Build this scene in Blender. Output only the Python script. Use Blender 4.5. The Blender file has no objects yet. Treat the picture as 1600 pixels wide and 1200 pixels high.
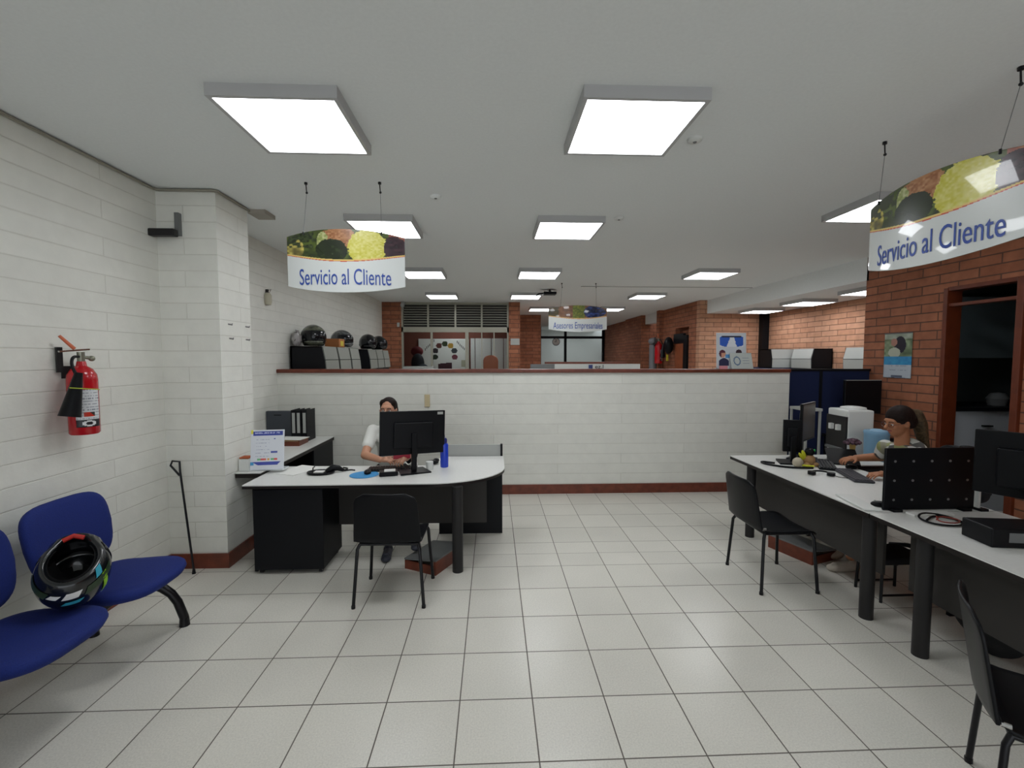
import bpy, bmesh, math, random
from mathutils import Vector, Matrix, Euler
R = math.radians
random.seed(4)
S = bpy.context.scene
C = S.collection

# ------------------------------------------------------------------ camera
PI_, YA, RO, H = 5.76e-2, 4.12e-2, 5e-4, 1.70
cy, sy = math.cos(YA), math.sin(YA)
fw = Vector((sy*math.cos(PI_), cy*math.cos(PI_), -math.sin(PI_)))
rt = Vector((cy, -sy, 0)); up = rt.cross(fw)
r2 = rt*math.cos(RO)+up*math.sin(RO); u2 = up*math.cos(RO)-rt*math.sin(RO)
cd = bpy.data.cameras.new('camera'); cam = bpy.data.objects.new('camera', cd); C.objects.link(cam)
M = Matrix((r2, u2, -fw)).transposed().to_4x4(); M.translation = (0, 0, H)
cam.matrix_world = M
cd.sensor_width = 36; cd.lens = 712/1600*36; cd.clip_end = 60; cd.clip_start = .05
S.camera = cam
# ------------------------------------------------------------------ world, exposure
w = bpy.data.worlds.new('world'); S.world = w; w.use_nodes = True
w.node_tree.nodes['Background'].inputs[0].default_value = (.9, .95, 1, 1)
w.node_tree.nodes['Background'].inputs[1].default_value = 1.6
S.view_settings.view_transform = 'Standard'; S.view_settings.look = 'None'
S.view_settings.gamma = 1; S.view_settings.use_curve_mapping = False
S.view_settings.exposure = 0.0
LAMP = 11.6            # brightness of the ceiling panels

# ------------------------------------------------------------------ materials
def lin(c):
    if isinstance(c, str):
        c = tuple(int(c[i:i+2], 16)/255 for i in (0, 2, 4))
    return tuple((x/12.92 if x <= .04045 else ((x+.055)/1.055)**2.4) for x in c[:3])
MATS = {}
def mat(name, col, rough=.5, metal=0, emit=0, noise=0, nscale=30, bump=0, trans=0, alpha=1, ior=1.45, coat=0):
    if name in MATS: return MATS[name]
    m = bpy.data.materials.new(name); m.use_nodes = True; nt = m.node_tree; n = nt.nodes; l = nt.links
    b = n['Principled BSDF']; c = lin(col)
    b.inputs['Base Color'].default_value = (*c, 1); b.inputs['Roughness'].default_value = rough
    b.inputs['Metallic'].default_value = metal; b.inputs['IOR'].default_value = ior
    b.inputs['Transmission Weight'].default_value = trans; b.inputs['Alpha'].default_value = alpha
    b.inputs['Coat Weight'].default_value = coat
    if emit:
        b.inputs['Emission Color'].default_value = (*c, 1); b.inputs['Emission Strength'].default_value = emit
    tc = n.new('ShaderNodeTexCoord'); nz = n.new('ShaderNodeTexNoise'); nz.inputs['Scale'].default_value = nscale
    nz.inputs['Detail'].default_value = 4
    l.new(tc.outputs['Object'], nz.inputs['Vector'])
    if noise:
        cr = n.new('ShaderNodeMapRange'); cr.inputs[1].default_value = .3; cr.inputs[2].default_value = .7
        cr.inputs[3].default_value = 1-noise; cr.inputs[4].default_value = 1+noise
        l.new(nz.outputs['Fac'], cr.inputs[0])
        mx = n.new('ShaderNodeVectorMath'); mx.operation = 'SCALE'; mx.inputs[0].default_value = c
        l.new(cr.outputs[0], mx.inputs['Scale']); l.new(mx.outputs[0], b.inputs['Base Color'])
    if bump:
        bp = n.new('ShaderNodeBump'); bp.inputs['Strength'].default_value = bump; bp.inputs['Distance'].default_value = .004
        l.new(nz.outputs['Fac'], bp.inputs['Height']); l.new(bp.outputs[0], b.inputs['Normal'])
    MATS[name] = m; return m

def dull(m, v=.2):
    m.node_tree.nodes['Principled BSDF'].inputs['Specular IOR Level'].default_value = v; return m
def brickmat(name, c1, c2, mortar, bw, bh, ms, bump, rough=.75, var=.5, worn=0):
    m = bpy.data.materials.new(name); m.use_nodes = True; nt = m.node_tree; n = nt.nodes; l = nt.links
    b = n['Principled BSDF']; b.inputs['Roughness'].default_value = rough
    g = n.new('ShaderNodeNewGeometry'); sp = n.new('ShaderNodeSeparateXYZ'); l.new(g.outputs['Position'], sp.inputs[0])
    # u runs along the wall whichever way it faces
    sn = n.new('ShaderNodeSeparateXYZ'); l.new(g.outputs['True Normal'], sn.inputs[0])
    ab = n.new('ShaderNodeMath'); ab.operation = 'ABSOLUTE'; l.new(sn.outputs['X'], ab.inputs[0])
    mx = n.new('ShaderNodeMix'); l.new(ab.outputs[0], mx.inputs[0]); l.new(sp.outputs['X'], mx.inputs[2]); l.new(sp.outputs['Y'], mx.inputs[3])
    cb = n.new('ShaderNodeCombineXYZ'); l.new(mx.outputs[0], cb.inputs[0]); l.new(sp.outputs['Z'], cb.inputs[1])
    br = n.new('ShaderNodeTexBrick'); l.new(cb.outputs[0], br.inputs['Vector'])
    br.inputs['Scale'].default_value = 1; br.inputs['Brick Width'].default_value = bw; br.inputs['Row Height'].default_value = bh
    br.inputs['Mortar Size'].default_value = ms; br.inputs['Mortar Smooth'].default_value = .5; br.inputs['Bias'].default_value = 0
    br.inputs['Color1'].default_value = (*lin(c1), 1); br.inputs['Color2'].default_value = (*lin(c2), 1)
    br.inputs['Mortar'].default_value = (*lin(mortar), 1)
    nz = n.new('ShaderNodeTexNoise'); nz.inputs['Scale'].default_value = 9; nz.inputs['Detail'].default_value = 6
    l.new(g.outputs['Position'], nz.inputs['Vector'])
    mr = n.new('ShaderNodeMapRange'); mr.inputs[1].default_value = .3; mr.inputs[2].default_value = .7
    mr.inputs[3].default_value = 1-var; mr.inputs[4].default_value = 1+var; l.new(nz.outputs['Fac'], mr.inputs[0])
    sc = n.new('ShaderNodeVectorMath'); sc.operation = 'SCALE'; l.new(br.outputs['Color'], sc.inputs[0]); l.new(mr.outputs[0], sc.inputs['Scale'])
    l.new(sc.outputs[0], b.inputs['Base Color'])
    ad = n.new('ShaderNodeMath'); ad.operation = 'MULTIPLY_ADD'; l.new(br.outputs['Fac'], ad.inputs[0]); ad.inputs[1].default_value = -1
    ns = n.new('ShaderNodeMath'); ns.operation = 'MULTIPLY'; l.new(nz.outputs['Fac'], ns.inputs[0]); ns.inputs[1].default_value = .8
    l.new(ns.outputs[0], ad.inputs[2])
    bp = n.new('ShaderNodeBump'); bp.inputs['Strength'].default_value = bump; bp.inputs['Distance'].default_value = .008
    l.new(ad.outputs[0], bp.inputs['Height']); l.new(bp.outputs[0], b.inputs['Normal'])
    MATS[name] = m; return m

def floormat():
    m = bpy.data.materials.new('floor_tiles'); m.use_nodes = True; nt = m.node_tree; n = nt.nodes; l = nt.links
    b = n['Principled BSDF']
    g = n.new('ShaderNodeNewGeometry'); sp = n.new('ShaderNodeSeparateXYZ'); l.new(g.outputs['Position'], sp.inputs[0])
    def mt(op, a, bb=None, c=None):
        x = n.new('ShaderNodeMath'); x.operation = op
        for i, v in enumerate((a, bb, c)):
            if v is None: continue
            if isinstance(v, (int, float)): x.inputs[i].default_value = v
            else: l.new(v, x.inputs[i])
        return x.outputs[0]
    y = sp.outputs['Y']
    a = mt('MINIMUM', y, 3.619)
    c_ = mt('MINIMUM', mt('MAXIMUM', mt('SUBTRACT', y, 3.619), 0.), .47)
    d = mt('MAXIMUM', mt('SUBTRACT', y, 4.089), 0.)
    yy = mt('ADD', mt('MULTIPLY_ADD', c_, .36/.235, a), d)
    cell = []
    masks = []
    for v, off in ((sp.outputs['X'], .192), (yy, 1.819)):
        q = mt('DIVIDE', mt('SUBTRACT', v, off-36.), .36)
        fr = mt('FRACT', q); cell.append(mt('FLOOR', q))
        dd = mt('ABSOLUTE', mt('SUBTRACT', fr, .5))       # .5 at grout
        masks.append(dd)
    mm = mt('MAXIMUM', masks[0], masks[1])
    mr = n.new('ShaderNodeMapRange'); mr.inputs[1].default_value = .4885; mr.inputs[2].default_value = .4945; l.new(mm, mr.inputs[0])
    cb = n.new('ShaderNodeCombineXYZ'); l.new(cell[0], cb.inputs[0]); l.new(cell[1], cb.inputs[1])
    wn = n.new('ShaderNodeTexWhiteNoise'); wn.noise_dimensions = '2D'; l.new(cb.outputs[0], wn.inputs['Vector'])
    n1 = n.new('ShaderNodeTexNoise'); n1.inputs['Scale'].default_value = 130; n1.inputs['Detail'].default_value = 3; l.new(g.outputs['Position'], n1.inputs['Vector'])
    n2 = n.new('ShaderNodeTexNoise'); n2.inputs['Scale'].default_value = 2.5; l.new(g.outputs['Position'], n2.inputs['Vector'])
    f = mt('ADD', mt('MULTIPLY_ADD', wn.outputs['Value'], .07, .95), mt('MULTIPLY', mt('SUBTRACT', n1.outputs['Fac'], .5), .42))
    f = mt('ADD', f, mt('MULTIPLY', mt('SUBTRACT', n2.outputs['Fac'], .5), .12))
    sc = n.new('ShaderNodeVectorMath'); sc.operation = 'SCALE'; sc.inputs[0].default_value = lin('dcd9cf'); l.new(f, sc.inputs['Scale'])
    mx = n.new('ShaderNodeMix'); mx.data_type = 'RGBA'; l.new(mr.outputs[0], mx.inputs[0]); l.new(sc.outputs[0], mx.inputs[6]); mx.inputs[7].default_value = (*lin('5f5850'), 1)
    l.new(mx.outputs[2], b.inputs['Base Color'])
    rr = n.new('ShaderNodeMapRange'); rr.inputs[3].default_value = .27; rr.inputs[4].default_value = .8; l.new(mr.outputs[0], rr.inputs[0]); l.new(rr.outputs[0], b.inputs['Roughness'])
    bp = n.new('ShaderNodeBump'); bp.invert = True; bp.inputs['Strength'].default_value = .3; bp.inputs['Distance'].default_value = .002
    l.new(mr.outputs[0], bp.inputs['Height']); l.new(bp.outputs[0], b.inputs['Normal'])
    MATS['floor_tiles'] = m; return m

def printmat(name='printed', rough=.35, coat=0.):
    m = bpy.data.materials.new(name); m.use_nodes = True; n = m.node_tree.nodes; b = n['Principled BSDF']
    a = n.new('ShaderNodeAttribute'); a.attribute_name = 'Col'; m.node_tree.links.new(a.outputs['Color'], b.inputs['Base Color'])
    b.inputs['Roughness'].default_value = rough; b.inputs['Coat Weight'].default_value = coat; b.inputs['Coat Roughness'].default_value = .03
    MATS[name] = m; return m

WHITEB = brickmat('white_painted_brick', 'e3e3db', 'dfdfd7', 'd6d5cc', 1.6, .125, .005, .45, .55, .03)
BRICK = brickmat('orange_brick', 'a3674a', '8e563b', '5e4034', .40, .1, .008, .6, .8, .18)
BRICK_LIT = brickmat('orange_brick_lit', 'c29376', 'b38164', '7d5c4a', .40, .1, .008, .6, .8, .12)  # lighter copy of the orange brick, stronger light painted into its colour
FLOOR = floormat()
CEIL = mat('ceiling_paint', 'e6e9e8', .9, noise=.02, nscale=60, bump=.05)
WOODT = mat('stained_wood_trim', '6b3525', .35, noise=.25, nscale=14)
LAM = mat('grey_laminate', 'dededa', .3, noise=.03, nscale=50)
BLK = mat('black_laminate', '141518', .45)
BLKEDGE = mat('black_edge', '24201f', .4)
CHAR = mat('charcoal_panel', '383634', .5)
BPL = mat('black_plastic', '101114', .35)
BPL2 = mat('dark_grey_plastic', '2c2b2b', .4)
BMET = mat('black_metal', '141418', .3, metal=.3)
CHROME = mat('chrome', 'c8c8c8', .15, metal=1)
BLUEF = mat('blue_fabric', '10246c', .85, noise=.15, nscale=200, bump=.3)
NAVY = mat('navy_fabric', '101d42', .9, noise=.1, nscale=150)
for m_ in (BLK, BLKEDGE, CHAR, BPL, BPL2): dull(m_)
WHP = mat('white_plastic', 'd6d8d4', .35)
LGREY = mat('light_grey_plastic', 'a8aaa6', .45)
MGREY = mat('mid_grey', '6c6e6e', .5)
PAPER = mat('paper', 'e8e8e4', .7)
LEAD = mat('sign_blue_ink', '3550a0', .35)
NAVYINK = mat('navy_ink', '28386e', .4)
RED = mat('red_enamel', 'b4101c', .22, coat=.3)
SKIN = mat('skin', 'c08c70', .5)
SKIN2 = mat('skin_tan', 'a8704f', .5)
HAIR = dull(mat('dark_hair', '1f1512', .6, noise=.3, nscale=60), .15)
WHITECL = mat('white_cotton', 'dcdcd6', .85)
JEANS = mat('jeans', '44506a', .85, noise=.15, nscale=80)
PRINT = printmat(); GLOSSP = printmat('glossy_print', .25, .7)
GLASS = mat('glass_pane', 'f4f8f6', .02, trans=1., ior=1.1)

# ------------------------------------------------------------------ builders
def tag(o, label=None, cat=None, group=None, kind=None):
    if label: o['label'] = label
    if cat: o['category'] = cat
    if group: o['group'] = group
    if kind: o['kind'] = kind
    return o
def thing(name, label, cat, loc=(0, 0, 0), rz=0, group=None):
    o = bpy.data.objects.new(name, None); C.objects.link(o); o.empty_display_size = .1
    o.location = loc; o.rotation_euler = (0, 0, rz)
    return tag(o, label, cat, group)
class MB:
    def __init__(s): s.b = bmesh.new(); s.mi = 0
    def _f(s, vs):
        for v in vs:
            for f in v.link_faces: f.material_index = s.mi
    def box(s, x0, x1, y0, y1, z0, z1, bev=0, M=None):
        r = bmesh.ops.create_cube(s.b, size=1)['verts']
        for v in r: v.co = Vector(((x0+x1)/2+v.co.x*(x1-x0), (y0+y1)/2+v.co.y*(y1-y0), (z0+z1)/2+v.co.z*(z1-z0)))
        s._f(r)
        if M is not None:
            for v in r: v.co = M @ v.co
        if bev:
            es = list({e for v in r for e in v.link_edges})
            bmesh.ops.bevel(s.b, geom=es, offset=bev, segments=2, affect='EDGES', profile=.5, clamp_overlap=True)
        return s
    def cyl(s, p0, p1, r0, r1=None, n=16, cap=True):
        r1 = r0 if r1 is None else r1
        p0 = Vector(p0); p1 = Vector(p1); d = p1-p0
        r = bmesh.ops.create_cone(s.b, cap_ends=cap, segments=n, radius1=r0, radius2=r1, depth=d.length)['verts']
        q = d.to_track_quat('Z', 'Y').to_matrix().to_4x4(); q.translation = (p0+p1)/2
        for v in r: v.co = q @ v.co
        s._f(r); return s
    def ell(s, c, r, rot=None, n=20, m=12):
        if isinstance(r, (int, float)): r = (r, r, r)
        vs = bmesh.ops.create_uvsphere(s.b, u_segments=n, v_segments=m, radius=1)['verts']
        Q = (Euler(rot).to_matrix() if rot else Matrix.Identity(3))
        for v in vs: v.co = Q @ Vector((v.co.x*r[0], v.co.y*r[1], v.co.z*r[2])) + Vector(c)
        s._f(vs); return s
    def tube(s, pts, r, n=10, closed=False, smooth=0):
        P = [Vector(p) for p in pts]
        for _ in range(smooth):
            Q = [P[0]] if not closed else []
            for a, b_ in zip(P, P[1:]+([P[0]] if closed else [])):
                Q += [a*.75+b_*.25, a*.25+b_*.75]
            if not closed: Q.append(P[-1])
            P = Q
        rs = r if isinstance(r, (list, tuple)) else [r]*len(P)
        if len(rs) != len(P): rs = [rs[min(int(i*len(rs)/len(P)), len(rs)-1)] for i in range(len(P))]
        k = len(P); rings = []; nrm = None
        for i, p in enumerate(P):
            a = P[(i-1) % k] if (i or closed) else p; c = P[(i+1) % k] if (i < k-1 or closed) else p
            t = (c-a).normalized()
            if nrm is None:
                nrm = t.orthogonal().normalized()
            nrm = (nrm-t*nrm.dot(t)).normalized(); bi = t.cross(nrm)
            rings.append([s.b.verts.new(p+(nrm*math.cos(2*math.pi*j/n)+bi*math.sin(2*math.pi*j/n))*rs[i]) for j in range(n)])
        for i in range(k if closed else k-1):
            A, B = rings[i], rings[(i+1) % k]
            for j in range(n):
                f = s.b.faces.new((A[j], A[(j+1) % n], B[(j+1) % n], B[j])); f.material_index = s.mi
        if not closed:
            for rg, fl in ((rings[0], True), (rings[-1], False)):
                f = s.b.faces.new(rg[::-1] if fl else rg); f.material_index = s.mi
        return s
    def prism(s, poly, z0, z1, bev=0, M=None):
        lo = [s.b.verts.new((x, y, z0)) for x, y in poly]; hi = [s.b.verts.new((x, y, z1)) for x, y in poly]
        n = len(poly); fs = [s.b.faces.new(lo[::-1]), s.b.faces.new(hi)]
        for i in range(n): fs.append(s.b.faces.new((lo[i], lo[(i+1) % n], hi[(i+1) % n], hi[i])))
        for f in fs: f.material_index = s.mi
        if bev:
            es = [e for e in fs[1].edges]+[e for e in fs[0].edges]
            r = bmesh.ops.bevel(s.b, geom=es, offset=bev, segments=3, affect='EDGES', profile=.5, clamp_overlap=True)
            vs = {v for f in r['faces'] for v in f.verts} | set(v for v in lo+hi if v.is_valid)
        else: vs = set(lo+hi)
        if M is not None:
            allv = set()
            st = list(vs)
            while st:
                v = st.pop()
                if v in allv: continue
                allv.add(v)
                for e in v.link_edges: st.append(e.other_vert(v))
            for v in allv: v.co = M @ v.co
        return s
    def lathe(s, prof, c=(0, 0, 0), n=24, M=None):
        rings = []; c = Vector(c)
        for r, z in prof:
            rings.append([s.b.verts.new(c+Vector((r*math.cos(2*math.pi*j/n), r*math.sin(2*math.pi*j/n), z))) for j in range(n)])
        for A, B in zip(rings, rings[1:]):
            for j in range(n):
                f = s.b.faces.new((A[j], A[(j+1) % n], B[(j+1) % n], B[j])); f.material_index = s.mi
        f = s.b.faces.new(rings[0][::-1]); f.material_index = s.mi
        f = s.b.faces.new(rings[-1]); f.material_index = s.mi
        if M is not None:
            for rg in rings:
                for v in rg: v.co = M @ v.co
        return s
    def grid(s, fn, nu, nv):
        g = [[s.b.verts.new(fn(i/nu, j/nv)) for j in range(nv+1)] for i in range(nu+1)]
        for i in range(nu):
            for j in range(nv):
                f = s.b.faces.new((g[i][j], g[i+1][j], g[i+1][j+1], g[i][j+1])); f.material_index = s.mi
        return s
    def obj(s, name, m, parent=None, smooth=False, world=False, kind=None, mods=None, label=None):
        me = bpy.data.meshes.new(name)
        if world and parent is not None:
            inv = parent.matrix_basis.copy()
            p = parent.parent
            while p is not None: inv = p.matrix_basis @ inv; p = p.parent
            inv = inv.inverted()
            for v in s.b.verts: v.co = inv @ v.co
        bmesh.ops.recalc_face_normals(s.b, faces=s.b.faces)
        s.b.to_mesh(me); s.b.free()
        for mm in (m if isinstance(m, (list, tuple)) else [m]): me.materials.append(mm)
        if smooth:
            for p in me.polygons: p.use_smooth = True
            if smooth != 'all':
                try: me.set_sharp_from_angle(angle=R(smooth if not isinstance(smooth, bool) else 40))
                except Exception: pass
        o = bpy.data.objects.new(name, me); C.objects.link(o); o.parent = parent
        for md in (mods or []):
            q = o.modifiers.new(md[0], md[1])
            for k, v in md[2].items(): setattr(q, k, v)
        if kind: o['kind'] = kind
        if label: o['label'] = label
        return o
def bx(*a, **k): return MB().box(*a, **k)
def struct(name, mb, m, **k): return mb.obj(name, m, kind='structure', **k)
def kids(o): return [c for c in bpy.data.objects if c.parent == o]
def copy_tree(o, parent=None):
    c = o.copy(); C.objects.link(c); c.parent = parent
    for ch in kids(o): copy_tree(ch, c)
    return c
def picture(name, fn, nx, ny, pos, m=None, parent=None, world=False, thick=.003, kind=None):
    """a printed sheet: pos(u,v)->Vector, fn(u,v)->sRGB colour, v upwards"""
    me = bpy.data.meshes.new(name); vs = []; fs = []; cols = []
    for j in range(ny):
        for i in range(nx):
            fs.append((j*(nx+1)+i, j*(nx+1)+i+1, (j+1)*(nx+1)+i+1, (j+1)*(nx+1)+i))
            c = lin(fn((i+.5)/nx, (j+.5)/ny)); cols += [(*c, 1)]*4
    vs = [Vector(pos(i/nx, j/ny)) for j in range(ny+1) for i in range(nx+1)]
    if world and parent is not None:
        inv = parent.matrix_basis.inverted(); vs = [inv @ v for v in vs]
    me.from_pydata(vs, [], fs)
    a = me.color_attributes.new('Col', 'FLOAT_COLOR', 'CORNER')
    for i, c in enumerate(cols): a.data[i].color = c
    me.materials.append(m or PRINT)
    for p in me.polygons: p.use_smooth = True
    o = bpy.data.objects.new(name, me); C.objects.link(o); o.parent = parent
    md = o.modifiers.new('thickness', 'SOLIDIFY'); md.thickness = thick; md.offset = -1
    if kind: o['kind'] = kind
    return o
def hsh(a, b): 
    v = math.sin(a*127.1+b*311.7)*43758.5453; return v-math.floor(v)
def vn(x, y):
    i, j = math.floor(x), math.floor(y); fx, fy = x-i, y-j
    fx = fx*fx*(3-2*fx); fy = fy*fy*(3-2*fy)
    return (hsh(i, j)*(1-fx)+hsh(i+1, j)*fx)*(1-fy)+(hsh(i, j+1)*(1-fx)+hsh(i+1, j+1)*fx)*fy
def mixc(a, b, t): return tuple(a[i]*(1-t)+b[i]*t for i in range(3))
def hx(s): return tuple(int(s[i:i+2], 16)/255 for i in (0, 2, 4))
def text(name, body, size, fn, m, parent, sx=1., extr=.001, world=True, bold=0., align='CENTER', width=None):
    cu = bpy.data.curves.new(name, 'FONT'); cu.body = body; cu.size = size; cu.align_x = align; cu.align_y = 'CENTER'
    cu.extrude = extr; cu.offset = bold; cu.resolution_u = 4
    t = bpy.data.objects.new(name, cu); C.objects.link(t)
    bpy.context.view_layer.update()
    me = bpy.data.meshes.new_from_object(t.evaluated_get(bpy.context.evaluated_depsgraph_get()))
    bpy.data.objects.remove(t)
    if width: sx = width/max(1e-6, max(v.co.x for v in me.vertices)-min(v.co.x for v in me.vertices))
    inv = parent.matrix_basis.inverted() if world else Matrix.Identity(4)
    for v in me.vertices: v.co = inv @ Vector(fn(v.co.x*sx, v.co.y, v.co.z))
    me.name = name; me.materials.clear(); me.materials.append(m)
    o = bpy.data.objects.new(name, me); C.objects.link(o); o.parent = parent
    return o

# ================================================================== SETTING
struct('floor', bx(-2.8, 8, -3.2, 22, -.1, 0), FLOOR)
struct('ceiling', MB().box(-2.8, 4.84, -3.2, 22, 3.0, 3.1).box(4.84, 8, -3.2, 5.75, 3.0, 3.1), CEIL)
struct('ceiling_low', bx(4.84, 6.4, 5.75, 10.3, 2.70, 3.1), CEIL)
struct('wall_left', bx(-2.8, -2.6, -3.2, 10.9, 0, 3.0), WHITEB)
struct('wall_pilaster', bx(-2.6, -2.15, 3.7, 4.16, 0, 3.0), WHITEB)
struct('wall_rear', MB().box(-2.8, -2.3, -3.3, -3.1, 0, 3.0).box(4.5, 8, -3.3, -3.1, 0, 3.0).box(-2.3, 4.5, -3.3, -3.1, 2.85, 3.0), WHITEB)  # unseen rear wall, its wide opening added to let fill light in
struct('fill_entrance', MB().box(-2.3, -2.22, -3.28, -3.12, 0, 2.85).box(4.42, 4.5, -3.28, -3.12, 0, 2.85).box(1.06, 1.14, -3.28, -3.12, 0, 2.85).box(-2.3, 4.5, -3.28, -3.12, 2.77, 2.85), mat('fill_entrance_steel', '5a5c5e', .4, metal=.5))  # frame of the added, unseen entrance that admits the fill light
struct('wall_partition', bx(-2.6, 3.74, 5.6, 5.72, 0, 1.515), WHITEB)
struct('trim_1', bx(-2.6, 3.74, 5.57, 5.75, 1.515, 1.56, bev=.008), WOODT)
struct('baseboard_partition', bx(-2.6, 3.74, 5.585, 5.6, 0, .12, bev=.003), WOODT)
struct('baseboard_left', MB().box(-2.6, -2.585, -3.1, 3.7, 0, .12).box(-2.585, -2.135, 3.685, 3.7, 0, .12).box(-2.15, -2.135, 3.7, 4.16, 0, .12), WOODT)
# brick wall on the right with the doorway (y 4.0-4.72, top 2.43)
struct('wall_right', MB().box(4.84, 4.98, 4.72, 5.78, 0, 3.0).box(4.84, 4.98, 4.0, 4.72, 2.44, 3.0).box(4.84, 4.98, -3.1, 4.0, 0, 3.0), BRICK)
RW = mat('red_wood_frame', '642c16', .4, noise=.15, nscale=12)
d1 = MB().box(4.82, 4.99, 4.69, 4.735, 0, 2.44, bev=.006).box(4.80, 5.0, 3.97, 4.03, 0, 2.44, bev=.006).box(4.83, 4.97, 4.0, 4.7, 2.41, 2.45).box(4.84, 4.95, 4.0, 4.7, 2.245, 2.275)
d1 = struct('door_1', d1, RW)
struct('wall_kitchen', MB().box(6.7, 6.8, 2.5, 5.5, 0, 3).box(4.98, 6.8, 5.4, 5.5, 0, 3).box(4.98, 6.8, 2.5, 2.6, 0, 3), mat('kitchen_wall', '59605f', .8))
# far right area
struct('wall_far_right', bx(6.2, 6.35, 5.75, 10.3, 0, 2.7), BRICK_LIT)
struct('wall_cross_right', bx(4.67, 6.2, 10.2, 10.35, 0, 3.0), BRICK_LIT)
struct('wall_side_right', bx(6.35, 6.45, 5.5, 5.78, 0, 3), BRICK)
struct('wall_corridor_right', MB().box(4.67, 4.85, 10.35, 10.75, 0, 3).box(4.67, 4.85, 10.75, 11.55, 2.45, 3).box(4.67, 4.85, 11.55, 12.6, 0, 3)
       .box(4.55, 4.85, 12.4, 12.6, 0, 3).box(4.55, 4.85, 13.9, 15.6, 0, 3).box(4.67, 4.85, 15.6, 19.2, 0, 3), BRICK)
struct('trim_2', bx(4.67, 4.9, 12.6, 13.9, 2.72, 3.0), CEIL)
struct('wall_alcove', MB().box(5.6, 5.7, 12.3, 14.2, 0, 3).box(4.85, 5.6, 14.1, 14.2, 0, 3).box(4.85, 5.6, 12.3, 12.4, 0, 3).box(4.85, 4.95, 10.35, 12.3, 0, 3), BRICK)
struct('trim_3', bx(6.05, 6.2, 10.05, 10.2, 0, 2.7), BLK)
struct('trim_4', bx(1.6, 4.8, 8.33, 8.345, 2.994, 3.0), mat('seam_grey', '777a76', .8))
dr = bx(4.64, 4.69, 10.95, 11.5, 0, 2.05, bev=.004).obj('door_2', mat('wooden_door', '8a4a2c', .5, noise=.15, nscale=10), kind='structure')
struct('trim_5', MB().box(4.62, 4.68, 10.75, 10.95, 0, 2.25).box(4.62, 4.68, 10.95, 11.55, 2.06, 2.3), BLK)
# back wall: brick piers and the louvred office front
struct('wall_back', MB().box(-2.75, -2.15, 10.85, 11.1, 0, 3).box(.37, .63, 10.75, 11.1, 0, 3), BRICK)
struct('wall_corridor_left', MB().box(.50, .63, 11.1, 13.9, 0, 3).box(.5, 1.45, 13.9, 14.05, 0, 3).box(1.3, 1.45, 14.05, 19.2, 0, 3), BRICK)
ALU = mat('beige_aluminium', '9c9a8c', .4, metal=.3)
fr = MB()
for x in (-2.13, .35): fr.box(x-.02, x+.02, 10.84, 10.92, .0, 3.0)
fr.box(-2.15, .37, 10.84, 10.92, 2.30, 2.42).box(-2.15, .37, 10.85, 10.91, 1.18, 1.26).box(-2.15, .37, 10.85, 10.91, 2.96, 3)
for x in (-1.53, -.89, -.27): fr.box(x-.02, x+.02, 10.85, 10.91, 2.42, 2.98)
for x, ww in ((-1.45, .025), (-.62, .04), (-.27, .012), (.02, .012)): fr.box(x-ww, x+ww, 10.85, 10.91, 1.2, 2.32)
win = struct('window_1', fr, ALU)
lv = MB()
for i in range(9):
    z = 2.47+i*.058
    for x0, x1 in ((-2.11, -1.55), (-1.51, -.91), (-.87, -.29), (-.25, .33)):
        lv.box(x0, x1, 10.86, 10.90, z, z+.022, M=None)
lv.obj('louvers', mat('louver_grey', '7d7c70', .5), parent=win)
bx(-2.11, .33, 10.875, 10.882, 1.26, 2.30).obj('pane', GLASS, parent=win)
bx(-2.11, .33, 10.93, 10.94, 2.42, 2.98).obj('gap_shade_sheet', CHAR, parent=win)  # added sheet, darkens the louvre gaps and hides the office lamp
struct('wall_office', MB().box(-2.75, .5, 13.0, 13.1, 0, 3).box(-2.8, -2.7, 11.1, 13.1, 0, 3).box(-2.15, .37, 10.87, 10.91, 0, 1.18), mat('office_wall', '7a4a3c', .8))
# corridor end, glass front
fg = MB()
for x in (1.95, 3.02, 4.62): fg.box(x-.05, x+.05, 19.0, 19.1, 0, 3)
fg.box(1.9, 4.67, 19.0, 19.1, 2.50, 2.6).box(1.9, 4.67, 19.0, 19.1, 0, .1).box(1.45, 1.9, 19, 19.1, 0, 3)
win2 = struct('window_2', fg, BLK)
struct('wall_far_end', MB().box(1.0, 5.4, 21.6, 21.7, 0, 3).box(1.0, 1.1, 19.2, 21.6, 0, 3).box(5.3, 5.4, 19.2, 21.6, 0, 3), mat('far_white_wall', 'd6dad8', .7))
bx(1.95, 4.62, 19.04, 19.05, .1, 3).obj('pane', GLASS, parent=win2)

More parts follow.
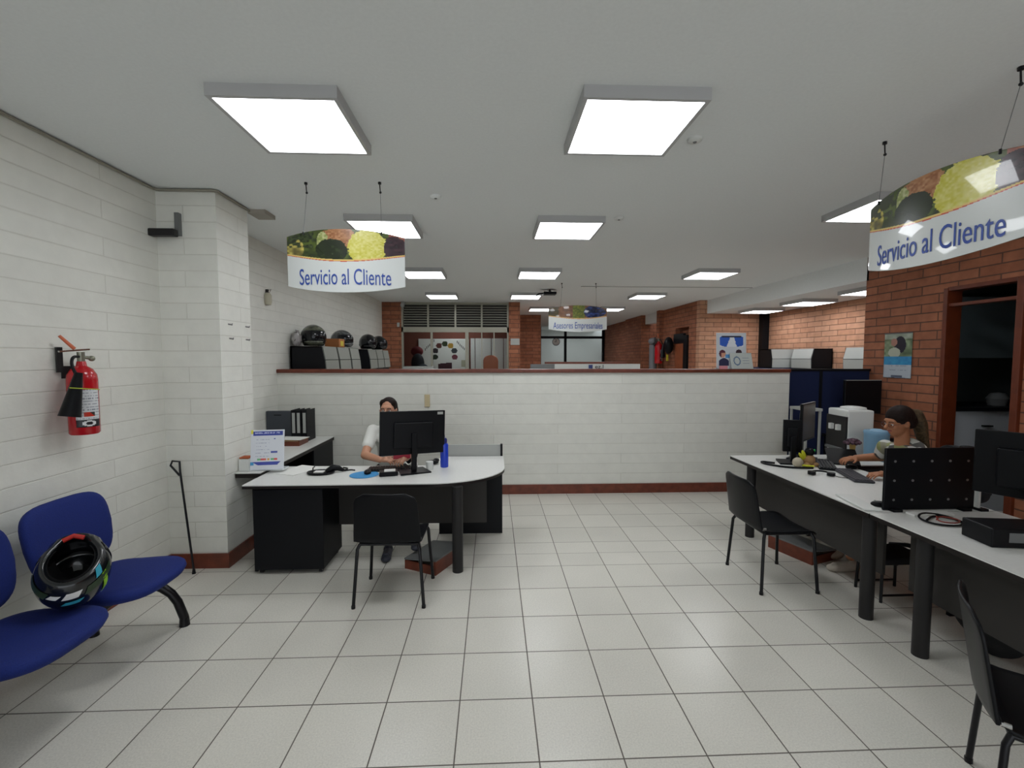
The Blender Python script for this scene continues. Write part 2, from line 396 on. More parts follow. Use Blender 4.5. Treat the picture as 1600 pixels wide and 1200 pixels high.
# ================================================================== CEILING LAMPS
DIFF = mat('lamp_diffuser', 'f8fbff', .5, emit=LAMP)
LFR = mat('lamp_frame', 'b4b4b4', .4)
def lamp0():
    t = thing('ceiling_light', 'x', 'ceiling light')
    f = MB(); h = .31; k = .288
    for a in ((-h, h, -h, -k), (-h, h, k, h), (-h, -k, -k, k), (k, h, -k, k)): f.box(*a, -.06, 0)
    f.box(-k, k, -k, k, -.012, 0)
    f.obj('frame', LFR, t); bx(-k, k, -k, k, -.056, -.014).obj('diffuser', DIFF, t)
    return t
L0 = lamp0(); first = True
lamps = [(-1.055, 2.60, 3, 'large square ceiling light at front left, nearest on the left side'),
 (.745, 2.54, 3, 'large square ceiling light at front centre, right of the nearest left one'),
 (-1.04, 4.57, 3, 'square ceiling light just behind the hanging sign over the left desk'),
 (.725, 4.54, 3, 'square ceiling light in the second row of the centre column'),
 (3.32, 3.83, 3, 'square ceiling light partly covered by the right hanging sign'),
 (-1.04, 7.02, 3, 'square ceiling light beside right edge of the left hanging sign, over the partition'),
 (.69, 6.97, 3, 'square ceiling light in the third row of the centre column'),
 (3.30, 6.90, 3, 'square ceiling light over the right part of the partition, nearest of its column there'),
 (-1.04, 9.5, 3, 'small-looking ceiling light nearest the louvred office window'),
 (.67, 9.48, 3, 'ceiling light in the centre column just left of the black ceiling projector'),
 (3.17, 9.37, 3, 'ceiling light in the right column, second row behind the partition'),
 (1.25, 11.95, 3, 'distant ceiling light showing at the left edge of the far hanging sign'),
 (3.05, 11.85, 3, 'distant ceiling light showing at the right edge of the far hanging sign'),
 (5.52, 9.25, 2.7, 'ceiling light on the lowered ceiling, farthest one above the poster'),
 (5.52, 7.85, 2.7, 'ceiling light on the lowered ceiling, middle of the three'),
 (5.52, 6.45, 2.7, 'ceiling light on the lowered ceiling beside the brick wall end'),
 (-1.0, 12.1, 3, 'ceiling light inside the office behind the louvred window'),
 (3.2, 20.3, 3, 'ceiling light in the far room behind the glass front'),
 (3.1, 16.3, 3, 'ceiling light deep in the far corridor')]
for i, (x, y, z, lb) in enumerate(lamps):
    o = L0 if i == 0 else copy_tree(L0)
    o.location = (x, y, z); o['label'] = lb; o['group'] = 'square ceiling lights'

# ================================================================== HANGING SIGNS
def veg(u, v):     # u 0..1, v 0..1 inside picture band
    x, y = u*3.0, v
    n = vn(x*9, y*9); n2 = vn(x*22+7, y*22)
    c = mixc(hx('5a6a2c'), hx('29331a'), n)
    if (x-1.4)**2/.2+(y-.72)**2/.14 < 1+.6*(n2-.5): c = mixc(hx('c8946a'), hx('8e5a38'), n2)
    if (x-.98)**2/.02+(y-.6)**2/.12 < 1+.5*(n-.5): c = mixc(hx('c8c894'), hx('7c8a44'), n2)
    if (x-.2)**2/.08+(y-.35)**2/.2 < 1: c = mixc(hx('e0cf6a'), hx('3d3a1c'), n)
    if (x-1.2)**2/.16+(y-.32)**2/.14 < 1+.2*(n2-.5): c = mixc(hx('1c2418'), hx('2e3a20'), n)
    if (x-2.1)**2/.24+(y-.45)**2/.33 < 1+.25*(n2-.5): c = mixc(hx('e6e08c'), hx('c6bf3e'), n2)
    if (x-2.78)**2/.09+(y-.4)**2/.3 < 1+.2*(n2-.5): c = mixc(hx('2c2028'), hx('4a3038'), n)
    elif x > 2.6 and y > .7: c = mixc(hx('8e4c44'), hx('b88a6a'), n)
    if x < .75 and y > .4 and n > .35: c = mixc(hx('4c5a34'), hx('20281a'), n2)
    return c
def veg2(u, v):
    x = u*3; n = vn(x*8+3, v*8); n2 = vn(x*20, v*20)
    c = mixc(hx('5a3c26'), hx('8a5c3c'), n)
    if x < .5: c = mixc(hx('33301c'), hx('5a4a2a'), n)
    if 1.2 < x < 1.8: c = mixc(hx('8a8a2c'), hx('4a5a20'), n2)
    if (x-2.35)**2/.36+(v-.5)**2/.3 < 1: c = mixc(hx('18203c'), hx('3a5ab0'), n*n)
    return c
def signcol(vf):
    def f(u, v):
        s = 1-(2*u-1)**2
        line = .635-.135*s
        if v > line+.022: return vf(u, (v-line)/(1-line))
        if v > line: return hx('e6c878')
        if v > line-.012: return hx('c8503c')
        return hx('d8dcda')
    return f
def hang_sign(name, lb, A, B, sag, nrm, z0, z1, txt, vf, ts, tsx, anchors, hang, grp=None, arch=.045, ab=.053):
    A = Vector(A); B = Vector(B); mid = (A+B)/2; nrm = Vector(nrm).normalized(); L = (B-A).length
    r_ = (L*L/4+sag*sag)/(2*sag); half = math.asin(L/2/r_); cen = mid+nrm*(sag-r_); ex = (B-A).normalized()
    t = thing(name, lb, 'sign', (mid.x, mid.y, (z0+z1)/2), 0, grp)
    def P(u, z, off=0):
        a = (2*u-1)*half; q = cen+(nrm*math.cos(a)+ex*math.sin(a))*(r_+off); return Vector((q.x, q.y, z))
    def pos(u, v): 
        s = 1-(2*u-1)**2
        return P(u, z0-ab*s+(z1-z0+(arch+ab)*s)*v)
    picture('printed_panel', signcol(vf), 180, 130, pos, GLOSSP, t, True, .006)
    k = r_*half*2
    text('lettering', txt, ts, lambda x, y, z: P(.5+x/k, z0+(z1-z0)*.155+y, .003+z), LEAD, t, 1, .0008, width=tsx)
    for (px, py), u in zip(anchors, hang):
        q = P(u, z1+arch*(1-(2*u-1)**2)*1.0-.004)
        MB().cyl((px, py, 3.0), (px, py, 2.985), .012, n=8).cyl((px, py, 2.985), (px+.004, py, 2.93), .004, n=6).ell((px+.005, py, 2.925), .009, n=8, m=6).obj('ceiling_hook', BMET, t, world=True)
        MB().cyl((px+.004, py, 2.925), q, .0016, n=5).obj('cord', MGREY, t, world=True)
        MB().cyl(q+Vector((0, 0, -.012)), q+Vector((0, 0, .01)), .006, n=6).obj('clip', BMET, t, world=True)
    return t
hang_sign('hanging_sign', 'curved hanging sign reading Servicio al Cliente above the left desk', (-1.54, 3.53), (-.665, 3.53), .07, (0, -1), 2.235, 2.60,
          'Servicio al Cliente', veg, .168, .68, [(-1.39, 3.53), (-.84, 3.50)], [.16, .81])
hang_sign('hanging_sign', 'curved hanging sign reading Servicio al Cliente cut off by the right edge', (2.30, 2.74), (2.30, 1.86), .07, (-1, 0), 2.235, 2.60,
          'Servicio al Cliente', veg, .168, .68, [(2.36, 2.73), (2.36, 2.02)], [.1, .84])
hang_sign('hanging_sign', 'small distant curved hanging sign reading Asesores Empresariales', (.97, 8.0), (2.0, 8.0), .1, (0, -1), 2.20, 2.56,
          'Asesores Empresariales', veg2, .16, .88, [(1.2, 8.0), (1.8, 8.0)], [.2, .8])

# ================================================================== DESK LEFT
def arc(cx, cy_, a, b, t0, t1, n): return [(cx+a*math.cos(t0+(t1-t0)*i/n), cy_+b*math.sin(t0+(t1-t0)*i/n)) for i in range(n+1)]
t = thing('office_desk', 'grey-topped black desk with rounded right end in front of the partition', 'desk', (-.9, 3.9, 0))
poly = [(-1.93, 3.53)]+arc(-.52, 4.05, .62, .52, -math.pi/2, 0, 18)+[(.10, 4.5), (-.5, 4.5), (-.62, 4.14), (-1.93, 4.14)]
top = MB().prism(poly, .712, .72).obj('desktop', LAM, t, world=True)
MB().prism([(x, y) for x, y in poly], .69, .712).obj('desktop_edge', BLKEDGE, top, world=True)
bx(-1.33, -.06, 3.92, 3.94, .26, .69).obj('modesty_panel', CHAR, t, world=True)
bx(-.52, .085, 4.31, 4.335, .01, .69).obj('side_panel', BLK, t, world=True)
MB().cyl((-.285, 3.56, 0), (-.285, 3.56, .69), .043, n=24).obj('leg', BPL2, t, world=True, smooth=True)
bx(-1.90, -1.875, 3.62, 4.1, .0, .69).obj('side_panel', BLK, t, world=True)
pn = bx(-.47, .07, 4.51, 4.53, .66, .835).obj('end_screen', LGREY, t, world=True)
bx(.07, .092, 4.50, 4.54, .72, .84).obj('end_cap', BPL, pn, world=True)
bpy.data.objects[pn.name]
t = thing('drawer_pedestal', 'black mobile drawer pedestal under the left end of the rounded desk', 'drawer unit', (-1.6, 3.75, 0))
bx(-1.865, -1.335, 3.56, 3.99, .035, .675, bev=.004).obj('body', BLK, t, world=True)
for z0, z1 in ((.04, .24), (.25, .45), (.46, .66)): bx(-1.85, -1.35, 3.99, 4.005, z0, z1, bev=.003).obj('drawer', BLK, t, world=True)
for x in (-1.83, -1.37):
    for y in (3.6, 3.95): MB().cyl((x-.012, y, .02), (x+.012, y, .02), .02, n=12).obj('caster', BMET, t, world=True)
# visitor chairs
def shell_chair(label, loc, rz):
    t = thing('visitor_chair', label, 'chair', loc, rz, None)
    def sf(u, v):
        x = (u-.5)*.44; y = -.2+.42*v
        dish = .015*(1-(2*u-1)**2)*-1
        zz = .455+dish+(-.03*max(0, (v-.82)/.18)**2)+(.03*max(0, (.12-v)/.12)**2)
        w_ = 1-.12*max(0, (v-.8)/.2)**2; return Vector((x*w_, y, zz))
    s = MB().grid(sf, 14, 14).obj('seat', BPL, t, True, mods=[('th', 'SOLIDIFY', dict(thickness=.014, offset=-1)), ('bv', 'BEVEL', dict(width=.004, segments=2))])
    def bf(u, v):
        a = (2*u-1); wdt = .225*(1-.10*v)*(1-.06*max(0, v-.85)/.15); x = a*wdt
        z = .465+.345*v-.03*max(0, abs(a)-.7)/.3*max(0, v-.8)/.2
        y = -.20-.055*v-.028*(1-a*a)+.0; return Vector((x, y, z))
    MB().grid(bf, 14, 12).obj('backrest', BPL, t, True, mods=[('th', 'SOLIDIFY', dict(thickness=.013, offset=1)), ('bv', 'BEVEL', dict(width=.004, segments=2))])
    for sx in (-1, 1):
        MB().tube([(sx*.195, -.17, .432), (sx*.21, -.185, .40), (sx*.238, -.208, .01)], .0115, n=10).cyl((sx*.238, -.208, 0), (sx*.238, -.208, .02), .014, n=10).obj('leg', BMET, t, smooth=True)
        MB().tube([(sx*.195, .17, .432), (sx*.21, .185, .40), (sx*.238, .208, .01)], .0115, n=10).cyl((sx*.238, .208, 0), (sx*.238, .208, .02), .014, n=10).obj('leg', BMET, t, smooth=True)
    MB().tube([(-.195, -.17, .430), (-.195, .17, .430)], .011).tube([(.195, -.17, .430), (.195, .17, .430)], .011).tube([(-.195, .17, .430), (.195, .17, .430)], .011).tube([(-.195, -.17, .430), (.195, -.17, .430)], .011).obj('seat_frame', BMET, t, smooth=True)
    for sx in (-1, 1): MB().cyl((sx*.216, -.2, .47), (sx*.216, -.175, .47), .009, n=10).obj('rivet', CHROME, t)
    return t
shell_chair('black plastic chair pushed up to the rounded desk, back to the viewer', (-.71, 3.245, 0), R(-1))
shell_chair('black plastic chair with thin legs facing the far right desk', (2.13, 3.345, 0), R(-90))
shell_chair('black plastic chair cut off at the bottom right corner', (2.0, 1.43, 0), R(-131))
# footrests
def footrest(lb, loc, rz):
    t = thing('footrest', lb, 'footrest', loc, rz)
    MB().box(-.2, .2, -.15, -.13, 0, .11).box(-.2, .2, .13, .15, 0, .07).box(-.2, -.185, -.13, .13, 0, .07).box(.185, .2, -.13, .13, 0, .07).obj('wooden_frame', WOODT, t)
    MB().box(-.2, .2, -.155, .155, .0, .012, M=Matrix.Translation((0, 0, .092)) @ Matrix.Rotation(R(-7), 4, 'X')).obj('mat_top', MGREY, t)
footrest('wooden footrest with grey top under the rounded desk', (-.49, 3.73, 0), R(62))
footrest('wooden footrest with grey top under the far right desk', (2.68, 3.78, 0), R(-70))

# credenza along the left wall
t = thing('side_table', 'grey L-shaped side top along the left wall beside the pilaster', 'side table', (-2.2, 4.8, 0))
poly = [(-2.145, 3.83), (-1.94, 3.83), (-1.94, 5.59), (-2.595, 5.59), (-2.595, 4.17), (-2.145, 4.17)]
o = MB().prism(poly, .735, .743).obj('top', LAM, t, world=True)
MB().prism(poly, .70, .735).obj('top_edge', BLKEDGE, o, world=True)
bx(-1.98, -1.955, 5.0, 5.585, 0, .70).obj('side_panel', BLK, t, world=True)
bx(-2.58, -1.97, 5.56, 5.58, 0, .7).obj('back_panel', BLK, t, world=True)
bx(-2.14, -1.97, 4.19, 4.21, 0, .7).obj('side_panel', BLK, t, world=True)

def cardstand():
    t = thing('notice_stand', 'upright white notice card with blue bands beside the pilaster', 'notice', (-1.97, 3.92, .743))
    a = Vector((-2.05, 3.88, 0)); b = Vector((-1.79, 3.92, 0))
    def col(u, v):
        if v > .86 and v < .97 and u > .06+(.97-v)*0 and u < .95:
            if .90 < v < .935 and .12 < u < .86 and hsh(int(u*40), int(v*120)) > .35: return hx('b8c0e4')
            return hx('3444a0')
        if .12 < v < .20 and u > .06+(.2-v)*2 and u < .9+(v-.2)*1.2: return hx('4450a8')
        if .12 < v < .20 and u < .1: return hx('4a9cd0')
        if .24 < v < .28 and .2 < u < .8: return [hx('e07060'), hx('e8b050'), hx('70b880'), hx('e05858')][int(u*10) % 4] if hsh(int(u*30), 3) > .3 else hx('dfe2ea')
        if .42 < v < .46 and .6 < u < .8: return hx('4a58a8')
        if v < .8 and v > .3 and int(v*60) % 5 == 0 and .15 < u < .55 and hsh(int(u*50), int(v*60)) > .4: return hx('9aa0b8')
        if .76 < v < .79 and .68 < u < .74: return hx('4450a8')
        if .9 < v and u < .06: return hx('d8d040')
        return hx('dfe3ea')
    picture('card', col, 60, 84, lambda u, v: a*(1-u)+b*u+Vector((0, .04*v, .75+.335*v)), PRINT, t, True, .004)
    MB().box(-2.05, -1.79, 3.90, 4.02, .743, .752).obj('foot', mat('clear_acrylic', 'dfe6ea', .1, alpha=.6), t, world=True)
cardstand()
t = thing('paper_box', 'small white carton with brown papers on top beside the pilaster', 'box', (-2.1, 3.93, .743))
bx(-2.142, -2.06, 3.88, 3.98, .743, .845, bev=.002).obj('carton', WHP, t, world=True)
bx(-2.14, -2.065, 3.89, 3.97, 0, .012, M=Matrix.Translation((-.0, 0, .848)) ).obj('papers', mat('brown_paper', 'a5522c', .7), t, world=True)
# binders
bk = mat('binder_grey', '3f444c', .5)
for i, (x, lb) in enumerate(((-2.27, 'dark binder with white spine label, leftmost of the row on the side table'), (-2.215, 'dark binder with white spine label, middle of the row on the side table'), (-2.15, 'dark binder with white spine label, rightmost of the row on the side table'))):
    t = thing('ring_binder', lb, 'binder', (x, 5.35, .743), 0, 'binders on the side table')
    b = MB().box(-.028, -.025, -.1, .14, 0, .36).box(.025, .028, -.1, .14, 0, .36).box(-.028, .028, -.103, -.1, 0, .36); b.obj('cover', BLK, t)
    bx(-.022, .022, -.098, .13, .01, .34).obj('pages', PAPER, t)
    bx(-.016, .016, -.1055, -.1035, .10, .33).obj('spine_label', LGREY, t)
t = thing('document_case', 'dark grey flat case standing left of the binders', 'case', (-2.44, 5.3, .743))
bx(-2.59, -2.31, 5.28, 5.33, .743, 1.09, bev=.004).obj('case', bk, t, world=True)
bx(-2.5, -2.42, 5.275, 5.28, 1.04, 1.05).obj('handle', BPL, t, world=True)
t = thing('paper_tray', 'wooden tray of loose papers in front of the binders', 'tray', (-2.27, 5.1, .743))
MB().box(-2.5, -2.1, 4.98, 5.22, .743, .755).box(-2.5, -2.49, 4.98, 5.22, .755, .80).box(-2.11, -2.1, 4.98, 5.22, .755, .80).box(-2.49, -2.11, 4.98, 4.99, .755, .79).box(-2.49, -2.11, 5.21, 5.22, .755, .80).obj('tray', mat('tray_wood', '6a3320', .4), t, world=True)
for k in range(5):
    bx(-.14, .14, -.1, .1, 0, .006, M=Matrix.Translation((-2.3+.02*k, 5.1, .757+.012*k)) @ Matrix.Rotation(R(random.uniform(-8, 8)), 4, 'Z')).obj('paper_sheet', PAPER if k % 2 == 0 else mat('kraft', 'b99a6a', .7), t, world=True)
# desk items left
tag(bx(-.11, .11, -.16, .16, 0, .004).obj('paper_stack', PAPER), 'loose white paper sheets lying at the left end of the rounded desk', 'paper')
o = bpy.data.objects['paper_stack']; o.location = (-1.70, 3.99, .7205); o.rotation_euler = (0, 0, R(-22))
t = thing('desk_tray', 'black oval desk tray with clip and papers beside the paper sheets', 'desk tray', (-1.46, 3.87, .72))
MB().lathe([(.02, .0), (.085, .0), (.1, .012), (.096, .02), (.08, .012), (.02, .008)], n=24).obj('dish', BPL, t, True).scale = (1.15, .8, 1)
MB().tube([(-.06, -.02, .012), (-.055, -.02, .055), (-.05, .0, .06)], .005).obj('clip', BPL2, t)
MB().tube([(.04, .02, .012), (.09, .04, .04), (.13, .05, .035), (.17, .07, .01)], [.02, .03, .024, .012], smooth=0).obj('stapler', BPL, t, True)
MB().box(-.05, .03, -.03, .03, .012, .02).obj('paper_slip', PAPER, t)
tag(MB().tube([(-1.2, 3.95, .727), (-1.24, 3.97, .727), (-1.3, 3.93, .727), (-1.27, 4.02, .727), (-1.33, 4.05, .727)], .006, smooth=2).obj('tangled_cord', BPL), 'small dark coiled cord between the desk tray and blue mouse pad', 'cord')
tag(MB().lathe([(.11, 0), (.118, .002), (.118, .004), (.11, .005)], n=28).obj('mouse_pad', mat('light_blue', '3f8fc8', .6)), 'round light blue mouse pad on the rounded desk', 'mouse pad').location = (-1.08, 3.81, .72)
def mouse(lb, loc, rz):
    t = thing('computer_mouse', lb, 'mouse', loc, rz)
    MB().ell((0, 0, .012), (.03, .05, .022)).obj('shell', BPL, t, True)
    MB().cyl((-.004, .025, .03), (.004, .025, .03), .008, n=10).obj('scroll_wheel', LGREY, t)
mouse('black computer mouse on the round light blue pad', (-1.06, 3.84, .725), R(10))
def keyboard(lb, loc, rz, m):
    t = thing('keyboard', lb, 'keyboard', loc, rz)
    bx(-.21, .21, -.07, .07, 0, .016, bev=.004).obj('case', m, t)
    k = MB()
    for r_ in range(5):
        for c_ in range(18): k.box(-.2+c_*.0222, -.2+c_*.0222+.019, -.06+r_*.0245, -.06+r_*.0245+.02, .016, .022)
    k.obj('keys', m, t, kind='stuff')
keyboard('black keyboard on the rounded desk under the monitor', (-.88, 3.99, .72), R(8), BPL)
def monitor(lb, loc, rz, w_, h_, zc, tilt=0, screen=None, stand=True, backlab=True):
    t = thing('computer_monitor', lb, 'monitor', loc, rz)
    Mx = Matrix.Translation((0, 0, zc)) @ Matrix.Rotation(tilt, 4, 'X')
    bx(-w_/2, w_/2, -.008, .016, -h_/2, h_/2, bev=.004, M=Mx).obj('casing', BPL, t)
    bx(-w_/2+.012, w_/2-.012, .0162, .0175, -h_/2+.018, h_/2-.012, M=Mx).obj('screen', screen or mat('dark_screen', '16181c', .12), t)
    bx(-w_*.3, w_*.3, -.035, -.008, -h_*.35, h_*.25, bev=.01, M=Mx).obj('back_housing', BPL, t)
    if backlab: bx(w_/2-.07, w_/2-.02, -.0095, -.008, h_/2-.035, h_/2-.012, M=Mx).obj('sticker', LGREY, t)
    if stand:
        bx(-.022, .022, -.06, -.03, .015, zc, bev=.004).obj('stand_post', BPL, t)
        MB().prism([(-.13, -.13), (.13, -.13), (.11, .07), (-.11, .07)], 0, .014).obj('stand_base', BPL, t)
    return t
monitor('black computer monitor seen from behind, hiding the face of the seated person', (-.70, 3.93, .72), 0, .565, .375, .335)
mo = bpy.data.objects['computer_monitor']; mo.rotation_euler = (0, R(1.5), R(24)); 
t = thing('desk_phone', 'dark desk telephone base with white papers left of the monitor foot', 'telephone', (-.86, 3.80, .72), R(12))
bx(-.09, .06, -.05, .07, 0, .035, bev=.008).obj('base', BPL, t)
bx(-.05, .04, -.03, .05, .036, .04).obj('note_pad', PAPER, t)
tag(MB().ell((0, 0, .03), (.035, .03, .03)).obj('crumpled_tissue', PAPER), 'crumpled white tissue under the monitor on the rounded desk', 'tissue').location = (-.71, 4.05, .72)
tag(MB().lathe([(.0, 0), (.03, 0), (.033, .07), (.03, .072), (.0, .07)], n=18).obj('paper_cup', WHP, smooth=True), 'small white cup just right of the monitor stand', 'cup').location = (-.56, 3.98, .72)
tag(MB().ell((0, 0, .02), (.06, .035, .02), n=10, m=6).ell((.03, .03, .03), (.03, .03, .02), n=8, m=6).obj('dark_pouch', BPL), 'small dark pouch between the monitor and the blue bottle', 'pouch').location = (-.56, 4.18, .72)
t = thing('water_bottle', 'blue plastic water bottle right of the monitor', 'bottle', (-.44, 4.07, .72))
BB = mat('blue_bottle', '1c3cb8', .25)
MB().lathe([(.0, 0), (.034, 0), (.036, .01), (.036, .2), (.030, .215), (.0, .215)], n=24).obj('body', BB, t, True)
MB().lathe([(.0, .215), (.024, .215), (.026, .22), (.026, .25), (.018, .262), (.0, .262)], n=20).obj('cap', mat('bottle_cap', '1a2470', .35), t, True)
MB().tube([(.0, .02, .262), (0, .02, .285), (0, -.02, .285), (0, -.02, .262)], .004).obj('carry_loop', MATS['bottle_cap'], t)
tag(bx(-.84, -.775, 5.585, 5.6, 1.1, 1.25, bev=.003).obj('wall_socket_plate', mat('beige_plate', 'c4b591', .5)), 'beige electrical plate on the white partition above the monitor', 'wall plate')

# ================================================================== LEFT WALL ITEMS
def extinguisher(lb, loc, rz, sc=1):
    t = thing('fire_extinguisher', lb, 'fire extinguisher', loc, rz); t.scale = (sc, sc, sc)
    MB().lathe([(0, 0), (.07, 0), (.078, .01), (.078, .35), (.074, .385), (.055, .42), (.028, .44), (.022, .47), (0, .47)], n=32).obj('cylinder', RED, t, True)
    def lab(u, v):
        if v < .2: 
            d = ((u-.5)/.28)**2+((v-.1)/.075)**2
            return hx('d8d8d8') if d < 1 and d > .25 else (hx('b03030') if d < 1 and False else hx('16161c'))
        if .28 < v < .4 and .3 < u < .75: return hx('c03020') if u+v*2 < 1.3 else hx('30302c')
        return hx('8c9098') if (int(v*40) % 3 == 0 and hsh(int(u*30), int(v*40)) > .3) else hx('d4d6d8')
    picture('label', lab, 30, 50, lambda u, v: Vector((.0792*math.sin(R(-50+95*u)), -.0792*math.cos(R(-50+95*u)), .05+.24*v)), PRINT, t, False, .0012)
    MB().cyl((0, 0, .465), (0, 0, .53), .02, n=14).cyl((.0, 0, .5), (.05, 0, .49), .011).ell((.055, 0, .488), (.018, .018, .018)).obj('valve', mat('brass_grey', '8a8a7c', .35, metal=.8), t, True)
    MB().box(-.05, .10, -.012, .012, .535, .545, M=Matrix.Rotation(R(-6), 4, 'Y')).obj('lower_handle', CHROME, t)
    MB().cyl((-.03, 0, .55), (-.10, 0, .63), .011, .009, n=10).obj('squeeze_lever', mat('orange_lever', 'c96a4a', .4), t, True)
    MB().tube([(-.02, -.02, .5), (-.06, -.05, .5), (-.08, -.08, .45), (-.065, -.095, .39)], .009, smooth=2).obj('hose', BPL, t, True)
    MB().cyl((-.055, -.105, .40), (-.11, -.105, .13), .02, .055, n=20).obj('horn', BPL, t, True)
    MB().tube([(-.12, -.15, .31), (0, -.165, .295), (.03, -.14, .29)], .003).obj('yellow_strap', mat('yellow_green', 'a8b838', .5), t)
    MB().box(-.10, -.07, .05, .07, .40, .56).box(-.07, .05, .075, .088, .36, .44).obj('wall_bracket', BPL2, t)
    return t
extinguisher('red fire extinguisher with black horn on the white left wall', (-2.495, 2.87, 1.235), R(62), .94)
t = thing('wall_hook', 'metal coat hooks', 'hook')
MB().box(-.02, .0, -.03, .03, .0, .012).tube([(0, -.02, .005), (.03, -.025, -.002), (.035, -.03, .012)], .003).obj('plate', mat('nickel', '8a8a8a', .3, metal=.8), t)
hk = t
for i, (y, z, lb) in enumerate(((3.84, 1.965, 'upper left'), (4.10, 1.962, 'upper right'), (3.85, 1.85, 'lower left'), (4.10, 1.85, 'lower right'))):
    o = hk if i == 0 else copy_tree(hk)
    o.location = (-2.149, y, z); o['label'] = 'small metal hook on the white pilaster, %s of the four' % lb; o['group'] = 'hooks on the pilaster'
    o.scale = (1, 1, 1)
t = thing('security_camera', 'dark bracket camera mounted on the pilaster near the ceiling', 'camera', (-2.45, 3.7, 2.65))
bx(-2.44, -2.41, 3.66, 3.70, 2.64, 2.81).obj('bracket', MGREY, t, world=True)
MB().box(-2.60, -2.41, 3.60, 3.66, 2.62, 2.675, bev=.008, M=None).obj('housing', BPL2, t, world=True)
MB().cyl((-2.6, 3.63, 2.648), (-2.585, 3.63, 2.648), .02).obj('lens', mat('lens_blue', '38566e', .1), t, world=True)
t = thing('wall_bell', 'small hanging bell lamp on the left wall beyond the pilaster', 'bell', (-2.58, 5.38, 2.39))
MB().lathe([(0, -.09), (.035, -.085), (.045, -.05), (.045, .02), (.025, .05), (0, .055)], n=16).obj('shade', mat('cream_glass', 'b8b4a0', .3), t, True)
MB().box(-.02, .01, -.01, .01, .05, .09).tube([(-.01, 0, .08), (.04, 0, .085), (.02, 0, .055)], .004).obj('bracket', BPL2, t)
tag(MB().tube([(-2.585, -3.0, 2.985), (-2.585, 3.66, 2.985), (-2.56, 3.685, 2.985), (-2.16, 3.685, 2.985), (-2.135, 3.70, 2.985), (-2.135, 4.30, 2.985)], .011, n=8).obj('cable_run', mat('grey_cable', '8d897c', .6), smooth=True), 'thin grey cable run along the ceiling edge of the left wall', 'cable')
tag(bx(-2.15, -2.0, 4.17, 4.36, 2.965, 3.0).obj('ceiling_patch', mat('taupe', 'a09a90', .7)), 'short taupe strip on the ceiling beyond the pilaster', 'ceiling strip')
t = thing('metal_rod', 'dark metal pull rod with loop handle leaning in the wall corner', 'rod', (-2.36, 3.62, 0))
MB().tube([(-2.36, 3.60, .03), (-2.47, 3.655, .80), (-2.475, 3.66, .88), (-2.53, 3.66, .885), (-2.545, 3.66, .85), (-2.475, 3.655, .77)], .008, n=8).obj('shaft', BMET, t, True, world=True)
MB().cyl((-2.36, 3.60, 0), (-2.36, 3.6, .035), .014, .009).obj('tip', BPL, t, world=True)

# ================================================================== BENCH
def rrect(w_, d_, r_, n=6):
    P = []
    for cx_, cy2, a0 in ((w_/2-r_, d_/2-r_, 0), (-w_/2+r_, d_/2-r_, 90), (-w_/2+r_, -d_/2+r_, 180), (w_/2-r_, -d_/2+r_, 270)):
        for i in range(n+1): P.append((cx_+r_*math.cos(R(a0+90*i/n)), cy2+r_*math.sin(R(a0+90*i/n))))
    return P
t = thing('waiting_bench', 'blue upholstered linked waiting seats on a black beam along the left wall', 'bench', (-2.1, 2.1, 0))
for k, y in enumerate((2.62, 2.05, 1.48)):
    # seat pad: wider and rounded at the front
    P = []
    for i in range(40):
        a = 2*math.pi*i/40; ca, sa = math.cos(a), math.sin(a)
        ex = 2/3.2
        px = math.copysign(abs(ca)**ex, ca)*.25; py = math.copysign(abs(sa)**ex, sa)*(.262 if ca > 0 else .245)
        P.append((px, py))
    Mx = Matrix.Translation((-2.10, y, .43)) @ Matrix.Rotation(R(-3), 4, 'Y')
    def sf(u, v, P=P, Mx=Mx): pass
    b = MB(); rings = []
    for s_, z in ((.0, -.035), (.80, -.035), (.95, -.022), (1.0, .0), (.985, .018), (.93, .032), (.75, .040), (.0, .036)):
        rings.append((s_, z))
    prev = None
    for s_, z in rings[1:-1]:
        ring = [b.b.verts.new(Mx @ Vector((px*s_, py*s_, z+.02*max(0, -px/.285)*(z > 0)-.02*max(0, (px-.15)/.135)**2))) for px, py in P]
        if prev:
            for i in range(40): b.b.faces.new((prev[i], prev[(i+1) % 40], ring[(i+1) % 40], ring[i]))
        else: b.b.faces.new(ring[::-1])
        prev = ring
    b.b.faces.new(prev)
    b.obj('seat', BLUEF, t, 'all', world=True)
    # back pad
    b = MB(); prev = None; hw, hh = .255, .21
    Mb = Matrix.Translation((-2.405, y, .70)) @ Matrix.Rotation(R(-11), 4, 'Y')
    for s_, d_ in ((.86, -.03), (.97, -.024), (1, -.008), (1, .004), (.96, .018), (.85, .026), (.5, .028)):
        ring = []
        for i in range(40):
            a = 2*math.pi*i/40; ca, sa = math.cos(a), math.sin(a); ex = 2/4.
            py = math.copysign(abs(ca)**ex, ca)*hw*s_; pz = math.copysign(abs(sa)**ex, sa)*hh*s_
            py *= 1-.10*(pz < 0)*(-pz/hh)
            ring.append(b.b.verts.new(Mb @ Vector((d_+.03*(py/hw)**2, py, pz+.0*py))))
        if prev:
            for i in range(40): b.b.faces.new((prev[i], prev[(i+1) % 40], ring[(i+1) % 40], ring[i]))
        else: b.b.faces.new(ring[::-1])
        prev = ring
    b.b.faces.new(prev)
    b.obj('backrest', BLUEF, t, 'all', world=True)
    for dy in (-.09, .09):
        MB().tube([(-2.16, y+dy, .37), (-2.33, y+dy, .37), (-2.385, y+dy, .42), (-2.41, y+dy, .62)], .014, smooth=1).obj('back_support', BMET, t, True, world=True)
bx(-2.2, -2.1, 1.2, 2.92, .33, .38, bev=.006).obj('beam', BMET, t, world=True)
